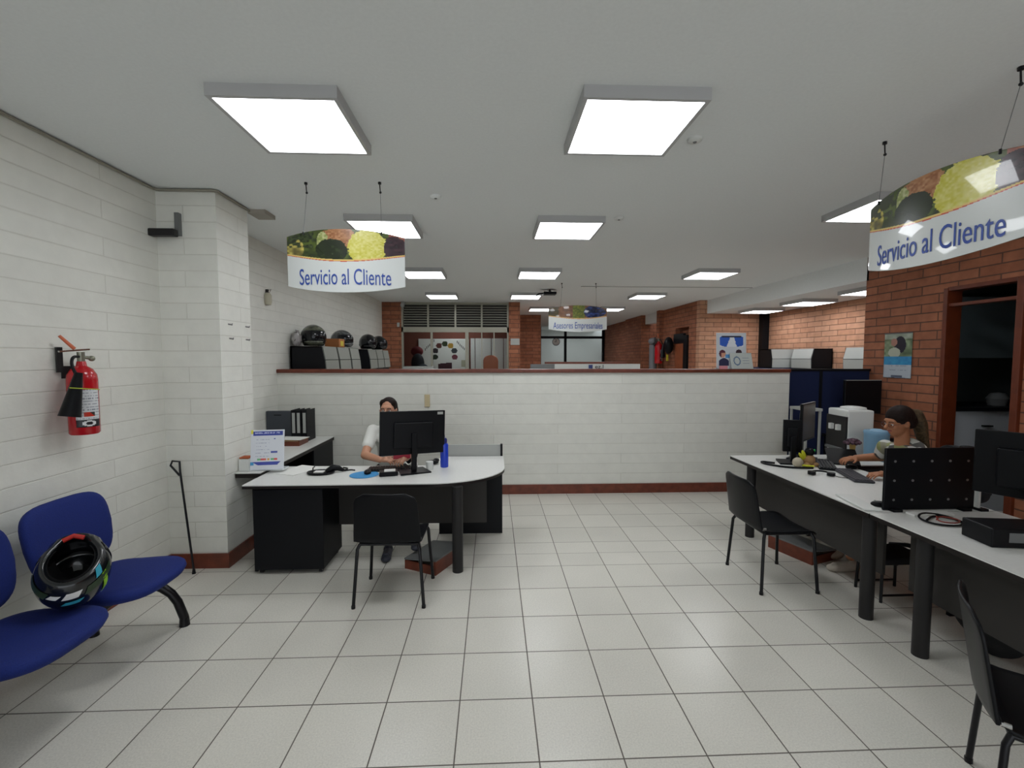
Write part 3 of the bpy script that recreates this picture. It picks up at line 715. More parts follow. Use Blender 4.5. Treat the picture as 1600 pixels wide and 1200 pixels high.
for y in (2.80, 1.42):
    MB().tube([(-2.44, y, .03), (-2.40, y, .15), (-2.30, y, .26), (-2.16, y+.01, .315), (-2.08, y+.04, .29), (-2.00, y+.07, .20), (-1.965, y+.09, .05)], [.022, .024, .026, .028, .028, .026, .026], smooth=1, n=12).cyl((-1.965, y+.09, 0), (-1.965, y+.09, .05), .03, .026).cyl((-2.445, y, 0), (-2.445, y, .05), .028, .024).obj('leg', BMET, t, True, world=True)

# ================================================================== HELMETS
def helmet(lb, loc, rot, base, accent, visor=True, sc=1, grp=None, extra=False, openf=False):
    t = thing('motorcycle_helmet', lb, 'helmet', loc, 0, grp); t.rotation_euler = rot; t.scale = (sc,)*3
    b = MB(); b.ell((0, 0, 0), (.128, .160, .135), n=40, m=26)
    dl = []
    for f in b.b.faces:
        c = f.calc_center_median()
        if c.z < -.095: dl.append(f)
        elif c.y < -.075 and -.045 < c.z < .055 and abs(c.x) < .095 and c.y < 0: dl.append(f)
        elif openf and c.y < -.03 and c.z < 0: dl.append(f)
    bmesh.ops.delete(b.b, geom=dl, context='FACES')
    for v in b.b.verts:
        if v.co.y < -.1 and v.co.z < -.03 : v.co.y -= .02
    b.obj('shell', base, t, True, mods=[('th', 'SOLIDIFY', dict(thickness=.022, offset=-1))])
    b = MB(); b.ell((0, 0, 0), (.105, .137, .11), n=24, m=16)
    bmesh.ops.delete(b.b, geom=[f for f in b.b.faces if f.calc_center_median().z < -.08 or f.calc_center_median().y < -.08], context='FACES')
    b.obj('liner', mat('liner_black', '0c0c0e', .9), t, True)
    if visor:
        b = MB(); b.ell((0, 0, .003), (.132, .166, .138), n=40, m=26)
        bmesh.ops.delete(b.b, geom=[f for f in b.b.faces if not (f.calc_center_median().y < -.055 and -.055 < f.calc_center_median().z < .068)], context='FACES')
        b.obj('visor', mat('smoked_visor', '101216', .08), t, True, mods=[('th', 'SOLIDIFY', dict(thickness=.003, offset=-1))])
    def patch(nm, m, x0, x1, z0, z1, side=1):
        b = MB()
        def fn(u, v):
            a = R(x0+(x1-x0)*u+8*v); z = z0+(z1-z0)*v
            k = math.sqrt(max(0, 1-(z/.135)**2)); return Vector((.130*k*math.sin(a)*1.0, -.162*k*math.cos(a)*1.0, z))*1.008
        b.grid(fn, 8, 5); b.obj(nm, m, t, True)
    patch('stripe', accent, 95, 150, -.05, -.02); patch('stripe', accent, 210, 265, -.05, -.02)
    if extra:
        patch('white_decal', PAPER, 158, 182, -.052, -.026); patch('white_decal', PAPER, 190, 206, -.046, -.028)
        patch('cyan_decal', mat('cyan', '3aa0b8', .3), 158, 184, -.012, .006)
        patch('green_stripe', mat('lime', '98d020', .3), 112, 122, -.05, .06); patch('cyan_decal', MATS['cyan'], 112, 126, -.085, -.055)
        MB().tube([(-.035, -.1, -.098), (0, -.115, -.104), (.035, -.1, -.098)], .01).obj('red_tab', mat('red_tag', 'b02218', .5), t)
    return t
HB = mat('helmet_black', '14171a', .2, coat=.5); HD = mat('helmet_grey', '4a4d4e', .25, coat=.5, noise=.5, nscale=25); GRN = mat('helmet_green', '2c3f2a', .3)
zl = -Vector((.30, -.42, .80)).normalized(); yl = Vector((.55, -.8, -.2)); yl = (yl-zl*yl.dot(zl)).normalized(); xl = yl.cross(zl)
helmet('black motorcycle helmet with lime and cyan decals lying open side up on the blue seats', (-2.09, 2.30, .635), Matrix((xl, yl, zl)).transposed().to_euler(), HB, GRN, extra=True, sc=1.12)
# ================================================================== STORAGE ON THE LEFT BEHIND THE PARTITION
HAMMER = mat('cabinet_grey', '8b8d86', .5, noise=.04, nscale=90)
tag(bx(-2.58, -2.17, 5.8, 9.6, 0, 1.5).obj('low_storage_wall', BLK), 'dark low storage wall carrying the flip-front cabinets behind the partition', 'storage unit')
cabs = [(5.90, 6.43), (6.45, 6.97), (6.99, 7.46), (8.02, 8.53), (8.55, 9.04), (9.06, 9.54)]
names = ['nearest the viewer', 'second from the viewer', 'third from the viewer', 'fourth from the viewer', 'fifth from the viewer', 'farthest from the viewer']
for (y0, y1), nm in zip(cabs, names):
    t = thing('flip_front_cabinet', 'grey flip-front overhead cabinet by the left wall, %s of six' % nm, 'cabinet', (-2.35, (y0+y1)/2, 1.5), 0, 'flip-front cabinets along the left wall')
    L = (y1-y0)/2
    b = MB()
    Mr = Matrix(((1, 0, 0, 0), (0, 0, -1, 0), (0, 1, 0, 0), (0, 0, 0, 1)))
    prof = [(-.22, 0), (.22, 0), (.205, .17), (.17, .345), (-.22, .345)]
    for q in (-L, L-.02): b.prism([(x, z) for x, z in prof], -q-.02, -q, M=Mr)
    b.box(-.22, .16, -L, L, .33, .345).box(-.22, .2, -L, L, 0, .015).box(-.22, -.2, -L, L, 0, .345)
    b.obj('body', BLK, t)
    for (a, c_) in (((.222, .01), (.208, .168)), ((.207, .176), (.175, .345))):
        d = MB(); d.grid(lambda u, v, a=a, c_=c_: Vector((a[0]*(1-v)+c_[0]*v, -L+.022+(2*L-.044)*u, a[1]*(1-v)+c_[1]*v)), 1, 1)
        d.obj('flap', HAMMER, t, mods=[('th', 'SOLIDIFY', dict(thickness=.012, offset=0))])
zt = 1.85
helmet('grey and olive full-face helmet on the cabinets, nearest the viewer', (-2.39, 6.2, zt+.12), (0, 0, R(20)), mat('helmet_olive', '55584a', .25, noise=.6, nscale=22, coat=.4), GRN, sc=1.25, grp='helmets on the cabinets')
helmet('dark grey helmet with pointed rear on the cabinets, second in the row', (-2.33, 7.15, zt+.12), (0, 0, R(60)), HD, GRN, sc=1.15, grp='helmets on the cabinets')
helmet('plain black helmet on the cabinets, third in the row', (-2.3, 8.5, zt+.12), (0, 0, R(30)), HB, mat('dark_red', '40181a', .3), sc=1.2, grp='helmets on the cabinets')
helmet('black helmet with white marks on the cabinets, farthest in the row', (-2.28, 9.2, zt+.12), (0, 0, R(50)), HB, PAPER, sc=1.2, grp='helmets on the cabinets')
t = thing('plastic_bag', 'crumpled translucent plastic bag on the nearest cabinet', 'bag', (-2.52, 5.98, zt))
t_ = MB().ell((0, 0, .09), (.055, .07, .09), n=20, m=14)
for v in t_.b.verts: v.co += Vector((hsh(v.co.x*91, v.co.z*77)-.5, hsh(v.co.z*51, v.co.y*37)-.5, 0))*.03
t_.obj('bag', mat('cloudy_plastic', 'b9b5b4', .25, alpha=.75), t, 'all'); MB().cyl((0, 0, .17), (.01, 0, .2), .01, .025).obj('knot', MATS['cloudy_plastic'], t)
t = thing('cardboard_box', 'orange-brown cardboard box between the helmets on the cabinets', 'box', (-2.3, 6.75, zt))
bx(-.1, .1, -.12, .12, 0, .12, bev=.003).obj('carton', mat('cardboard', 'a4683a', .7), t); bx(.101, .103, -.06, .06, .02, .09).obj('yellow_label', mat('yellow_card', 'c8b840', .6), t)
bx(-.1, .1, -.004, .004, .12, .122).obj('tape', LGREY, t)
tag(bx(-2.5, -2.44, 10.83, 10.85, 2.42, 2.52, bev=.004).obj('wall_switch', LGREY), 'small grey switch on the far left brick pier', 'switch').location = (-.05+.3, 0, 0)
tag(MB().ell((-2.1, 10.75, 2.92), (.05, .06, .06)).box(-2.13, -2.07, 10.78, 10.84, 2.9, 3.0).obj('corner_camera', LGREY, smooth=True), 'small pale dome camera at the top left of the louvred window', 'camera')
# office room contents behind the louvred window
def board(u, v):
    for k in range(7):
        a = math.pi*(1.08-k*1.16/6); cx_, cz_ = .52+.2*math.cos(a), .50+.34*math.sin(a)
        if ((u-cx_)/.058)**2+((v-cz_)/.085)**2 < 1: return [hx('1e2a1c'), hx('2a2226'), hx('5a2a24'), hx('2e3a20'), hx('a8842c'), hx('242a30'), hx('6a2838')][k]
    if .38 < u < .66 and .03 < v < .2+(u-.38)*.18: return hx('3a1620')
    if .84 < u < .96 and .10 < v < .33: return hx('a8a890')
    if (abs(u-.84) < .1 and abs(v-.78+(u-.84)*1.6) < .04 and int(u*70) % 2) or (abs(u-.22) < .1 and abs(v-.8-(u-.22)*1.6) < .04 and int(u*70) % 2): return hx('40403c')
    return hx('dfe2dc')
t = thing('notice_board', 'white board with arc of coloured paper circles behind the office glass', 'notice board', (-1.2, 12.9, 1.5))
picture('board', board, 70, 50, lambda u, v: Vector((-2.1+1.42*u, 12.95, 1.35+.88*v)), PRINT, t, True, .02)
bx(-2.12, -.66, 12.94, 12.965, 1.33, 1.35).obj('ledge', ALU, t, world=True)
t = thing('white_cabinet', 'tall white sliding panels behind the right part of the office glass', 'cabinet', (-.1, 12.8, 0))
for x0, x1 in ((-.63, -.52), (-.50, -.06), (-.04, .28), (.30, .48)): bx(x0, x1, 12.85, 12.95, 0, 2.24).obj('door', WHP, t, world=True)
t = thing('backpack', 'dark backpack and coat hanging behind the left of the office glass', 'bag', (-1.9, 11.9, 1.0))
MB().ell((-1.95, 11.9, 1.55), (.17, .12, .26)).ell((-1.85, 11.85, 1.35), (.22, .13, .2)).obj('bag', mat('bag_navy', '1a2028', .8), t, True, world=True)
MB().ell((-1.98, 11.98, 1.86), (.16, .09, .13)).obj('red_hood', mat('maroon', '5c1c22', .8), t, True, world=True)
bx(-2.1, -1.7, 11.7, 12.1, 0, 1.2).obj('stand', BLK, t, world=True)
tag(bx(-2.05, -1.35, 10.4, 10.8, 1.3, 1.50, bev=.01).obj('printer', LGREY), 'low pale grey printer behind the partition at the left of the office window', 'printer')
tag(bx(-2.1, .3, 10.35, 10.82, 0, 1.3).obj('low_counter', mat('counter_grey', '6a6a66', .6)), 'grey counter running below the louvred office window', 'counter')
t = thing('high_back_chair', 'brown high-backed chair rising behind the partition near the brick pier', 'chair', (-.05, 9.3, 0), R(180))
BRL = mat('brown_leather', '7a4022', .5)
MB().prism(rrect(.30, .5, .12), -.04, .04, bev=.02, M=Matrix.Translation((0, .1, 1.50)) @ Matrix.Rotation(R(90), 4, 'X')).obj('backrest', BRL, t, True)
bx(-.24, .24, -.3, .2, .42, .52, bev=.03).obj('seat', BRL, t); bx(-.05, .05, .1, .14, .5, 1.3).obj('back_support', BMET, t)
MB().cyl((0, 0, .08), (0, 0, .42), .03).obj('post', BMET, t)
b = MB()
for k in range(5): b.tube([(0, 0, .09), (.28*math.cos(k*1.2566), .28*math.sin(k*1.2566), .03)], .02); b.cyl((.28*math.cos(k*1.2566), .28*math.sin(k*1.2566), 0), (.28*math.cos(k*1.2566), .28*math.sin(k*1.2566), .04), .02)
b.obj('star_base', BMET, t)
t = thing('low_partition', 'second low white counter with brown top and small blue logo behind the partition', 'counter', (1.9, 8.0, 0))
bx(1.08, 2.60, 7.98, 8.1, 0, 1.59).obj('front_panel', mat('white_panel', 'c8cac6', .5), t, world=True)
bx(.66, 1.08, 7.98, 8.1, 0, 1.585).obj('front_panel', MGREY, t, world=True, label='grey end panel')
bx(.95, 2.4, 8.1, 8.4, 1.59, 1.625).obj('worktop', WOODT, t, world=True)
bx(1.68, 1.75, 7.972, 7.98, 1.51, 1.575).obj('blue_emblem', NAVYINK, t, world=True)
text('logo', 'ez.l', .10, lambda x, y, z: (1.87+x, 7.974-z, 1.54+y), mat('logo_dark', '26242e', .4), t, 1.2)
tag(bx(.41, .62, 10.735, 10.75, 2.0, 2.15).obj('door_plate', LGREY), 'small white name plate on the brick pier right of the office window', 'plate')
bp_ = bpy.data.objects['door_plate']
t = thing('ceiling_projector', 'small black projector hanging from the ceiling beyond the partition', 'projector', (1.08, 8.75, 2.95))
bx(-.12, .12, -.1, .1, -.05, .0, bev=.01).obj('housing', BPL, t); MB().cyl((0, 0, 0), (0, 0, .05), .02).obj('mount', BPL, t)
MB().tube([(-.1, 0, -.02), (-.22, -.05, -.04), (-.26, -.1, -.08)], .012).obj('cable', BPL, t)
for i, (x, y, lb) in enumerate(((1.2, 2.74, 'white smoke detector beside the front centre ceiling light'), (1.17, 4.27, 'white smoke detector right of the second row centre light'), (-.46, 3.77, 'faint white ceiling cap between the two light columns'))):
    t = thing('smoke_detector', lb, 'smoke detector', (x, y, 3.0), 0, 'detectors on the ceiling')
    MB().lathe([(0, -.02), (.03, -.02), (.042, -.012), (.045, 0), (0, 0)], n=20).obj('cover', CEIL if i == 2 else WHP, t, True); MB().lathe([(0, -.024), (.01, -.024), (.012, -.02), (0, -.02)], n=10).obj('sensor', MGREY, t)
# corridor end things
t = thing('wall_clock', 'round wall clock seen through the far glass front', 'clock', (2.62, 18.94, 2.3))
MB().cyl((2.62, 19.0, 2.36), (2.62, 18.96, 2.36), .16, n=24).obj('rim', MGREY, t, world=True); MB().cyl((2.62, 18.962, 2.36), (2.62, 18.95, 2.36), .135, n=24).obj('dial', PAPER, t, world=True)
MB().box(2.612, 2.628, 18.94, 18.95, 2.36, 2.46).box(2.55, 2.62, 18.94, 18.95, 2.355, 2.37).obj('hands', BPL, t, world=True)
extinguisher('dark red extinguisher on the far corridor wall beside the brown door', (4.40, 12.0, 1.55), R(60), 1.25)
t = thing('coat_bundle', 'black bag with yellow tag hanging on the far corridor wall', 'bag', (4.5, 11.6, 1.9))
MB().ell((4.52, 11.62, 2.02), (.12, .14, .22)).obj('bag', BPL, t, True, world=True); bx(4.44, 4.48, 11.5, 11.55, 1.62, 1.78).obj('yellow_tag', mat('yellow_tag', 'b8b030', .5), t, world=True)
tag(MB().cyl((4.36, 12.3, 1.2), (4.36, 12.3, 2.05), .1, n=16).ell((4.36, 12.3, 2.15), (.13, .13, .1)).obj('upright_cylinder', mat('fan_grey', '6e7074', .4), smooth=True), 'grey upright cylinder standing by the far corridor wall', 'cylinder')
tag(bx(4.2, 4.5, 12.15, 12.45, 0, 1.2).obj('plinth', MGREY), 'grey plinth under the upright cylinder in the corridor', 'plinth')

# ================================================================== RIGHT, BEHIND PARTITION
t = thing('office_divider', 'navy fabric office divider with black top rail at the end of the partition', 'divider', (4.3, 5.68, 0))
for x0, x1 in ((3.76, 4.17), (4.21, 4.83)): bx(x0, x1, 5.66, 5.70, .06, 1.53).obj('panel', NAVY, t, world=True)
MB().box(3.75, 4.84, 5.65, 5.71, 1.53, 1.56).box(4.17, 4.21, 5.655, 5.705, 0, 1.53).box(3.745, 3.765, 5.655, 5.705, 0, 1.53).box(3.75, 4.84, 5.65, 5.71, 0, .06).obj('frame', BLK, t, world=True)
tag(MB().box(5.42, 6.18, 8.65, 9.6, 0, 1.5).box(5.88, 6.18, 6.3, 8.65, 0, 1.5).obj('low_storage_wall', NAVY), 'navy storage divider carrying the cabinets near the right brick wall', 'storage unit')
def flipcab(lb, loc, rz, w_, dpt):
    t = thing('flip_front_cabinet', lb, 'cabinet', loc, rz, 'flip-front cabinets by the right brick wall')
    Mr = Matrix(((0, 0, 1, 0), (1, 0, 0, 0), (0, 1, 0, 0), (0, 0, 0, 1)))
    prof = [(-dpt/2+.02, 0), (dpt/2, 0), (dpt/2, .37), (-dpt/2+.06, .37), (-dpt/2+.015, .18)]
    b = MB()
    for q in (-w_/2, w_/2-.02): b.prism(prof, q, q+.02, M=Mr)
    b.box(-w_/2, w_/2, -dpt/2+.06, dpt/2, .355, .37).box(-w_/2, w_/2, -dpt/2+.03, dpt/2, 0, .015).box(-w_/2, w_/2, dpt/2-.015, dpt/2, 0, .37)
    b.obj('body', BLK, t)
    for a, c_ in (((0.016, .01), (.008, .175)), ((.008, .183), (.055, .365))):
        MB().grid(lambda u, v, a=a, c_=c_: Vector((-w_/2+.02+(w_-.04)*u, -dpt/2+a[0]*(1-v)+c_[0]*v, a[1]*(1-v)+c_[1]*v)), 1, 1).obj('flap', LGREY, t, mods=[('th', 'SOLIDIFY', dict(thickness=.012, offset=0))])
flipcab('grey cabinet facing the viewer beside the black corner post', (5.68, 8.9, 1.5), 0, .5, .42)
flipcab('grey cabinet side-on at the brick wall, right of the poster corner', (5.97, 8.35, 1.5), R(-90), .58, .40)
flipcab('pale grey flip-front cabinet beside the end of the calendar wall', (5.97, 7.0, 1.5), R(-90), .62, .42)
def poster(u, v):
    if .12 < u < .9 and .62 < v < .92:
        if v > .87 and abs(u-.51) < .33: return hx('303048')
        d = abs(u-.52)-.04-(.9-v)*.4-.03*vn(u*20, v*20); e = ((u-.51)/.41)**4+((v-.77)/.155)**4
        return hx('dde2e8') if d < 0 or e > 1 else hx('3060c0')
    if (u-.2)**2/.012+(v-.42)**2/.012 < 1: return hx('5a2a3a') if v > .44 or u < .16 else hx('d09a80')
    if .08 < u < .42 and .08 < v < .3-(u-.25)**2*3: return hx('2c3050')
    if (u-.75)**2/.01+(v-.46)**2/.006 < 1: return hx('40303a')
    if .3 < u < .45 and .3 < v < .4: return hx('5a98d0')
    return hx('ccd2d8')
t = thing('poster_display', 'white poster with blue sky and two cartoon people standing on the partition', 'poster', (3.0, 5.66, 1.56))
picture('poster', poster, 60, 70, lambda u, v: Vector((2.815+.385*u, 5.64+.03*v, 1.561+.455*v)), PRINT, t, True, .004)
bx(2.83, 3.2, 5.65, 5.72, 1.56, 1.572).obj('foot', WHP, t, world=True)
def leaf(u, v):
    if (abs((u-.3)**2/.02+(v-.5)**2/.06-1) < .35): return hx('607894')
    if .55 < u < .85 and int(v*24) % 4 == 0 and .2 < v < .75: return hx('8a93a0')
    return hx('bfc6c2')
t = thing('leaflet', 'smaller pale leaflet leaning in front of the poster on the partition', 'leaflet', (3.13, 5.6, 1.56))
picture('sheet', leaf, 40, 30, lambda u, v: Vector((2.99+.28*u-.02*v, 5.60+.03*v, 1.561+.20*v)), PRINT, t, True, .003)
tag(bx(2.83, 2.93, 5.585, 5.60, 1.56, 1.60).obj('pink_card', mat('pink', 'd89098', .6)), 'small pink card at the foot of the poster', 'card')
# calendar
def cal(u, v):
    if v > .49:
        vv = (v-.49)/.51; n = vn(u*8, vv*8)
        c = mixc(hx('98a888'), hx('4c5c40'), n)
        if vv > .75: c = mixc(hx('b8c0b0'), hx('8a9484'), n)
        if (u-.58)**2/.045+(vv-.5)**2/.14 < 1: c = hx('1c1a2a')
        if (u-.36)**2/.014+(vv-.62)**2/.03 < 1: c = hx('a87a6c')
        if (u-.38)**2/.05+(vv-.16)**2/.05 < 1: c = hx('b8bcaa')
        return c
    if v > .30: return mixc(hx('2c80b8'), hx('3c9cc8'), vn(u*12, v*20))
    if int(v*80) % 7 == 0 and .2 < u < .85 and hsh(int(u*26), int(v*80)) > .3: return hx('8a94a4')
    if v < .07 and .3 < u < .7: return hx('5a6070')
    return hx('b4bcc4')
t = thing('wall_calendar', 'calendar with photo of dark-haired person and blue band on the brick wall', 'calendar', (4.83, 5.26, 1.72))
picture('sheet', cal, 44, 64, lambda u, v: Vector((4.828, 5.45-.37*u, 1.46+.53*v)), PRINT, t, True, .006)
MB().cyl((4.826, 5.45, 1.992), (4.826, 5.08, 1.992), .006, n=8).obj('binding', MGREY, t, world=True)
# kitchenette through doorway
t = thing('kitchen_counter', 'white kitchen counter in the dark room beyond the doorway', 'counter', (5.9, 5.1, 0))
bx(5.0, 6.65, 4.75, 5.38, 0, 1.12).obj('cabinet', mat('kitchen_white', 'c8ccd2', .5), t, world=True); bx(4.99, 6.66, 4.72, 5.39, 1.12, 1.16).obj('worktop', BLK, t, world=True)
for x in (5.4, 5.8, 6.2): bx(x-.05, x+.05, 4.715, 4.75, .95, .965).obj('handle', BPL, t, world=True)
tag(bx(5.0, 6.65, 5.05, 5.38, 1.7, 2.4).obj('wall_cupboard', mat('cupboard_dark', '78868c', .6)), 'dark wall cupboard above the kitchen counter beyond the doorway', 'cupboard')
tag(MB().lathe([(0, 0), (.08, 0), (.1, .08), (.06, .14), (0, .15)], n=18).obj('cooking_pot', MGREY, smooth=True), 'small dull pot on the kitchen counter beyond the doorway', 'pot').location = (5.75, 4.95, 1.16)

# ================================================================== RIGHT DESKS
def rdesk(lb, y0, y1, legs):
    t = thing('office_desk', lb, 'desk', (2.8, (y0+y1)/2, 0))
    P = [(2.38, y0), (3.22, y0), (3.22, y1), (2.38, y1)]
    if y1 > 4: P = [(2.38, y0), (3.22, y0), (3.22, 3.98), (3.66, 3.98), (3.66, y1), (2.38, y1)]; bx(3.62, 3.64, 4.02, y1-.04, 0, .685).obj('end_panel', BLK, t, world=True)
    top = MB().prism(P, .712, .72).obj('desktop', LAM, t, world=True)
    MB().prism(P, .685, .712).obj('desktop_edge', BLKEDGE, top, world=True)
    bx(2.56, 2.58, y0+.08, y1-.1, .27, .685).obj('modesty_panel', CHAR, t, world=True)
    for y in legs: MB().cyl((2.44, y, 0), (2.44, y, .685), .040, n=20).obj('leg', BPL2, t, True, world=True)
    for y in legs: bx(3.0, 3.14, y-.012, y+.012, 0, .685).obj('end_panel', BLK, t, world=True)
    return t
rdesk('long grey-topped desk on the right where the second person sits', 2.745, 4.44, (2.80, 4.16))
rdesk('grey-topped desk at the right edge with coiled cables', 1.1, 2.735, (2.42, 1.2))
t = thing('desk_screen', 'black perforated privacy panel standing across the right desks', 'screen', (2.8, 2.76, .72))
b = bx(2.50, 3.11, 2.775, 2.79, .722, 1.125, bev=.006)
b.obj('panel', BPL, t, world=True)
h_ = MB()
for i in range(5):
    for j in range(3): h_.cyl((2.565+.122*i, 2.776, .79+.125*j), (2.565+.122*i, 2.772, .79+.125*j), .008, n=12)
h_.obj('chrome_studs', mat('stud', '8e9090', .3, metal=.6), t, world=True)
MB().box(2.54, 2.60, 2.74, 2.83, .72, .735).box(3.0, 3.06, 2.74, 2.83, .72, .735).obj('feet', BPL, t, world=True)
t = thing('edge_strip', 'upright pale grey edge strip beside the black desk panel', 'strip', (3.15, 2.76, .72))
bx(3.12, 3.135, 2.76, 2.79, .735, 1.10).obj('strip', WHP, t, world=True); bx(3.11, 3.16, 2.73, 2.81, .72, .735).obj('foot', BPL, t, world=True)
t = monitor('black monitor on the second right desk, seen edge-on at the frame edge', (3.06, 2.42, .72), R(-60), .50, .38, .36, backlab=False)
t = thing('desk_speaker', 'upright black speaker right behind the perforated desk panel', 'speaker', (3.175, 2.87, .72))
bx(-.035, .035, -.05, .05, 0, .39, bev=.006).obj('cabinet', BPL, t); MB().cyl((0, -.052, .28), (0, -.05, .28), .024).cyl((0, -.052, .14), (0, -.05, .14), .028).obj('driver', BPL2, t)
t = thing('router_box', 'black electronics box with grey label at the right frame edge', 'router', (2.72, 2.24, .72), R(-8))
bx(-.14, .2, -.06, .12, 0, .10, bev=.006).obj('case', BPL, t); bx(-.06, .07, -.0615, -.0605, .03, .08).obj('grey_label', MGREY, t)
tag(MB().tube([(2.60, 2.58, .728), (2.72, 2.66, .728), (2.80, 2.58, .730), (2.72, 2.47, .729), (2.58, 2.50, .728), (2.56, 2.60, .733), (2.68, 2.70, .734), (2.79, 2.63, .733), (2.74, 2.42, .731), (2.64, 2.36, .728)], .006, n=8, smooth=2).obj('coiled_cable', BPL, smooth=True), 'black coiled cable on the second right desk', 'cable')
tag(MB().tube([(2.64, 2.56, .737), (2.72, 2.62, .738), (2.78, 2.55, .738), (2.70, 2.49, .737), (2.62, 2.53, .737), (2.68, 2.60, .742)], .004, n=6, smooth=2).obj('red_cable', mat('red_wire', '8a3a30', .5), smooth=True), 'thin red cable coiled inside the black one', 'cable')
tag(bx(2.60, 2.86, 2.66, 2.72, .721, .732).obj('paper_strip', PAPER), 'white strip lying at the foot of the black perforated panel', 'paper strip').rotation_euler = (0, 0, 0)
tag(MB().box(-.05, .05, -.17, .17, 0, .012, bev=.003).obj('notepad', WHP), 'long white pad on the front edge of the right desk', 'notepad').location = (2.455, 2.93, .722)
bpy.data.objects['notepad'].rotation_euler = (0, 0, R(-12))
mouse('dark mouse beside the left foot of the perforated panel', (2.55, 2.86, .722), R(70))
# things in front of the second person
keyboard('dark grey keyboard in front of the second person', (2.97, 3.60, .722), R(72), mat('keyboard_grey', '3c3c42', .5))
keyboard('slim black keyboard lying behind the grey one on the right desk', (3.02, 3.98, .722), R(60), BPL)
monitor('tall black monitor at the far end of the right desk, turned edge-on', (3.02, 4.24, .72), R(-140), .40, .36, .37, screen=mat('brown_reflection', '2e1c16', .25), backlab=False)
monitor('small black display left of the tall monitor on the right desk', (2.80, 4.13, .72), R(-16), .15, .30, .25, backlab=False)
t = thing('plush_toy', 'beige and black plush toy with yellow ribbon between the monitors', 'toy', (2.86, 3.97, .72))
TAN = mat('plush_tan', 'a8845a', .9, bump=.4, nscale=120)
MB().ell((0, 0, .055), (.05, .045, .055)).ell((-.04, -.03, .02), (.03, .02, .02)).ell((.04, -.03, .02), (.03, .02, .02)).obj('body', TAN, t, True)
MB().ell((.0, 0, .13), (.04, .04, .038)).obj('head', BPL, t, True)
MB().ell((-.05, 0, .1), (.018, .012, .05), (0, R(-20), 0)).ell((-.075, 0, .09), (.014, .01, .04), (0, R(-35), 0)).obj('yellow_ribbon', mat('yellow', 'c2c428', .6), t, True)
MB().ell((.03, -.02, .145), (.012, .008, .014)).obj('green_badge', mat('green', '28a048', .5), t, True)
t = thing('pen_pouch', 'cream pouch with yellow markers left of the plush toy', 'pouch', (2.74, 3.95, .72))
MB().ell((0, 0, .04), (.045, .04, .045)).obj('pouch', mat('cream_cloth', 'b8ae98', .8), t, True)
MB().cyl((.02, -.03, .02), (.11, -.06, .015), .009).obj('marker', MATS['yellow'], t, True)
t = thing('headset', 'black wired headset lying on the front of the right desk', 'headset', (2.74, 3.62, .72))
MB().tube([(-.07, .05, .015), (-.03, .10, .02), (.05, .10, .02), (.09, .05, .015)], .007, smooth=2).obj('headband', BPL, t, True)
MB().cyl((-.07, .05, .005), (-.07, .05, .03), .03).obj('ear_cushion', BPL, t); MB().cyl((.06, .0, .005), (.06, 0, .03), .03).obj('ear_cushion', BPL, t)
MB().tube([(.06, 0, .01), (.1, -.08, .005), (.2, -.1, .005), (.26, -.04, .005), (.2, .02, .005)], .003, smooth=2).obj('cord', BPL, t, True)
tag(MB().tube([(2.60, 4.06, .73), (2.50, 4.14, .73), (2.49, 4.02, .73), (2.62, 3.88, .73), (2.82, 3.86, .73)], .009, n=8, smooth=2).obj('thick_cable', BPL, smooth=True), 'thick black cable looping at the far end of the right desk', 'cable')
t = thing('black_folder', 'black slanted folder lying before the water dispenser on the right desk', 'folder', (3.27, 4.10, .72), R(-30))
MB().box(-.12, .12, -.15, .15, 0, .012, M=Matrix.Translation((0, 0, .05)) @ Matrix.Rotation(R(18), 4, 'X')).obj('cover', BPL, t)
MB().box(-.1, .1, .10, .14, 0, .075).obj('wedge_stand', BPL, t)
mouse('black mouse under the far hand of the second person', (3.17, 3.86, .722), R(80))
# water dispenser
t = thing('water_dispenser', 'white floor-standing water dispenser with black tap recess behind the right desk', 'water dispenser', (3.82, 4.62, 0), 0)
Md = Matrix.Translation((3.86, 4.74, 0)) @ Matrix.Rotation(R(-4), 4, 'Z')
b = bx(-.14, .13, -.16, .16, 0, 1.15, bev=.015, M=Md); b.obj('body', WHP, t, world=True)
bx(-.155, -.138, -.155, .155, .74, 1.08, M=Md).obj('tap_panel', BPL2, t, world=True)
bx(-.19, -.14, -.12, .12, .72, .745, M=Md).obj('drip_tray', MGREY, t, world=True)
for q in (-.06, .05): bx(-.19, -.155, q-.02, q+.02, .93, .99, M=Md).obj('tap', WHP, t, world=True)
MB().lathe([(0, 0), (.12, 0), (.115, .02), (.07, .03), (0, .03)], n=24, M=Md @ Matrix.Translation((.02, 0, 1.15))).obj('lid', WHP, t, True, world=True)
t = thing('small_shelf', 'narrow grey shelf attached left of the water dispenser', 'shelf', (3.6, 4.95, 0))
bx(3.52, 3.70, 4.95, 5.25, 1.10, 1.13).obj('board', LGREY, t, world=True)
for x, y in ((3.53, 4.97), (3.685, 4.97), (3.53, 5.23), (3.685, 5.23)): bx(x-.01, x+.01, y-.01, y+.01, 0, 1.10).obj('leg', LGREY, t, world=True)
tag(MB().ell((3.6, 5.08, 1.145), (.07, .06, .015)).obj('small_plate', MGREY, smooth=True), 'small dark dish on the narrow shelf by the dispenser', 'dish')
t = thing('computer_monitor', 'dark monitor standing before the navy divider behind the dispenser', 'monitor', (4.42, 5.35, 0))
bx(4.28, 4.74, 5.36, 5.40, 1.02, 1.43, bev=.004).obj('casing', BPL, t, world=True); bx(4.29, 4.73, 5.355, 5.36, 1.425, 1.432).obj('top_edge', LGREY, t, world=True)
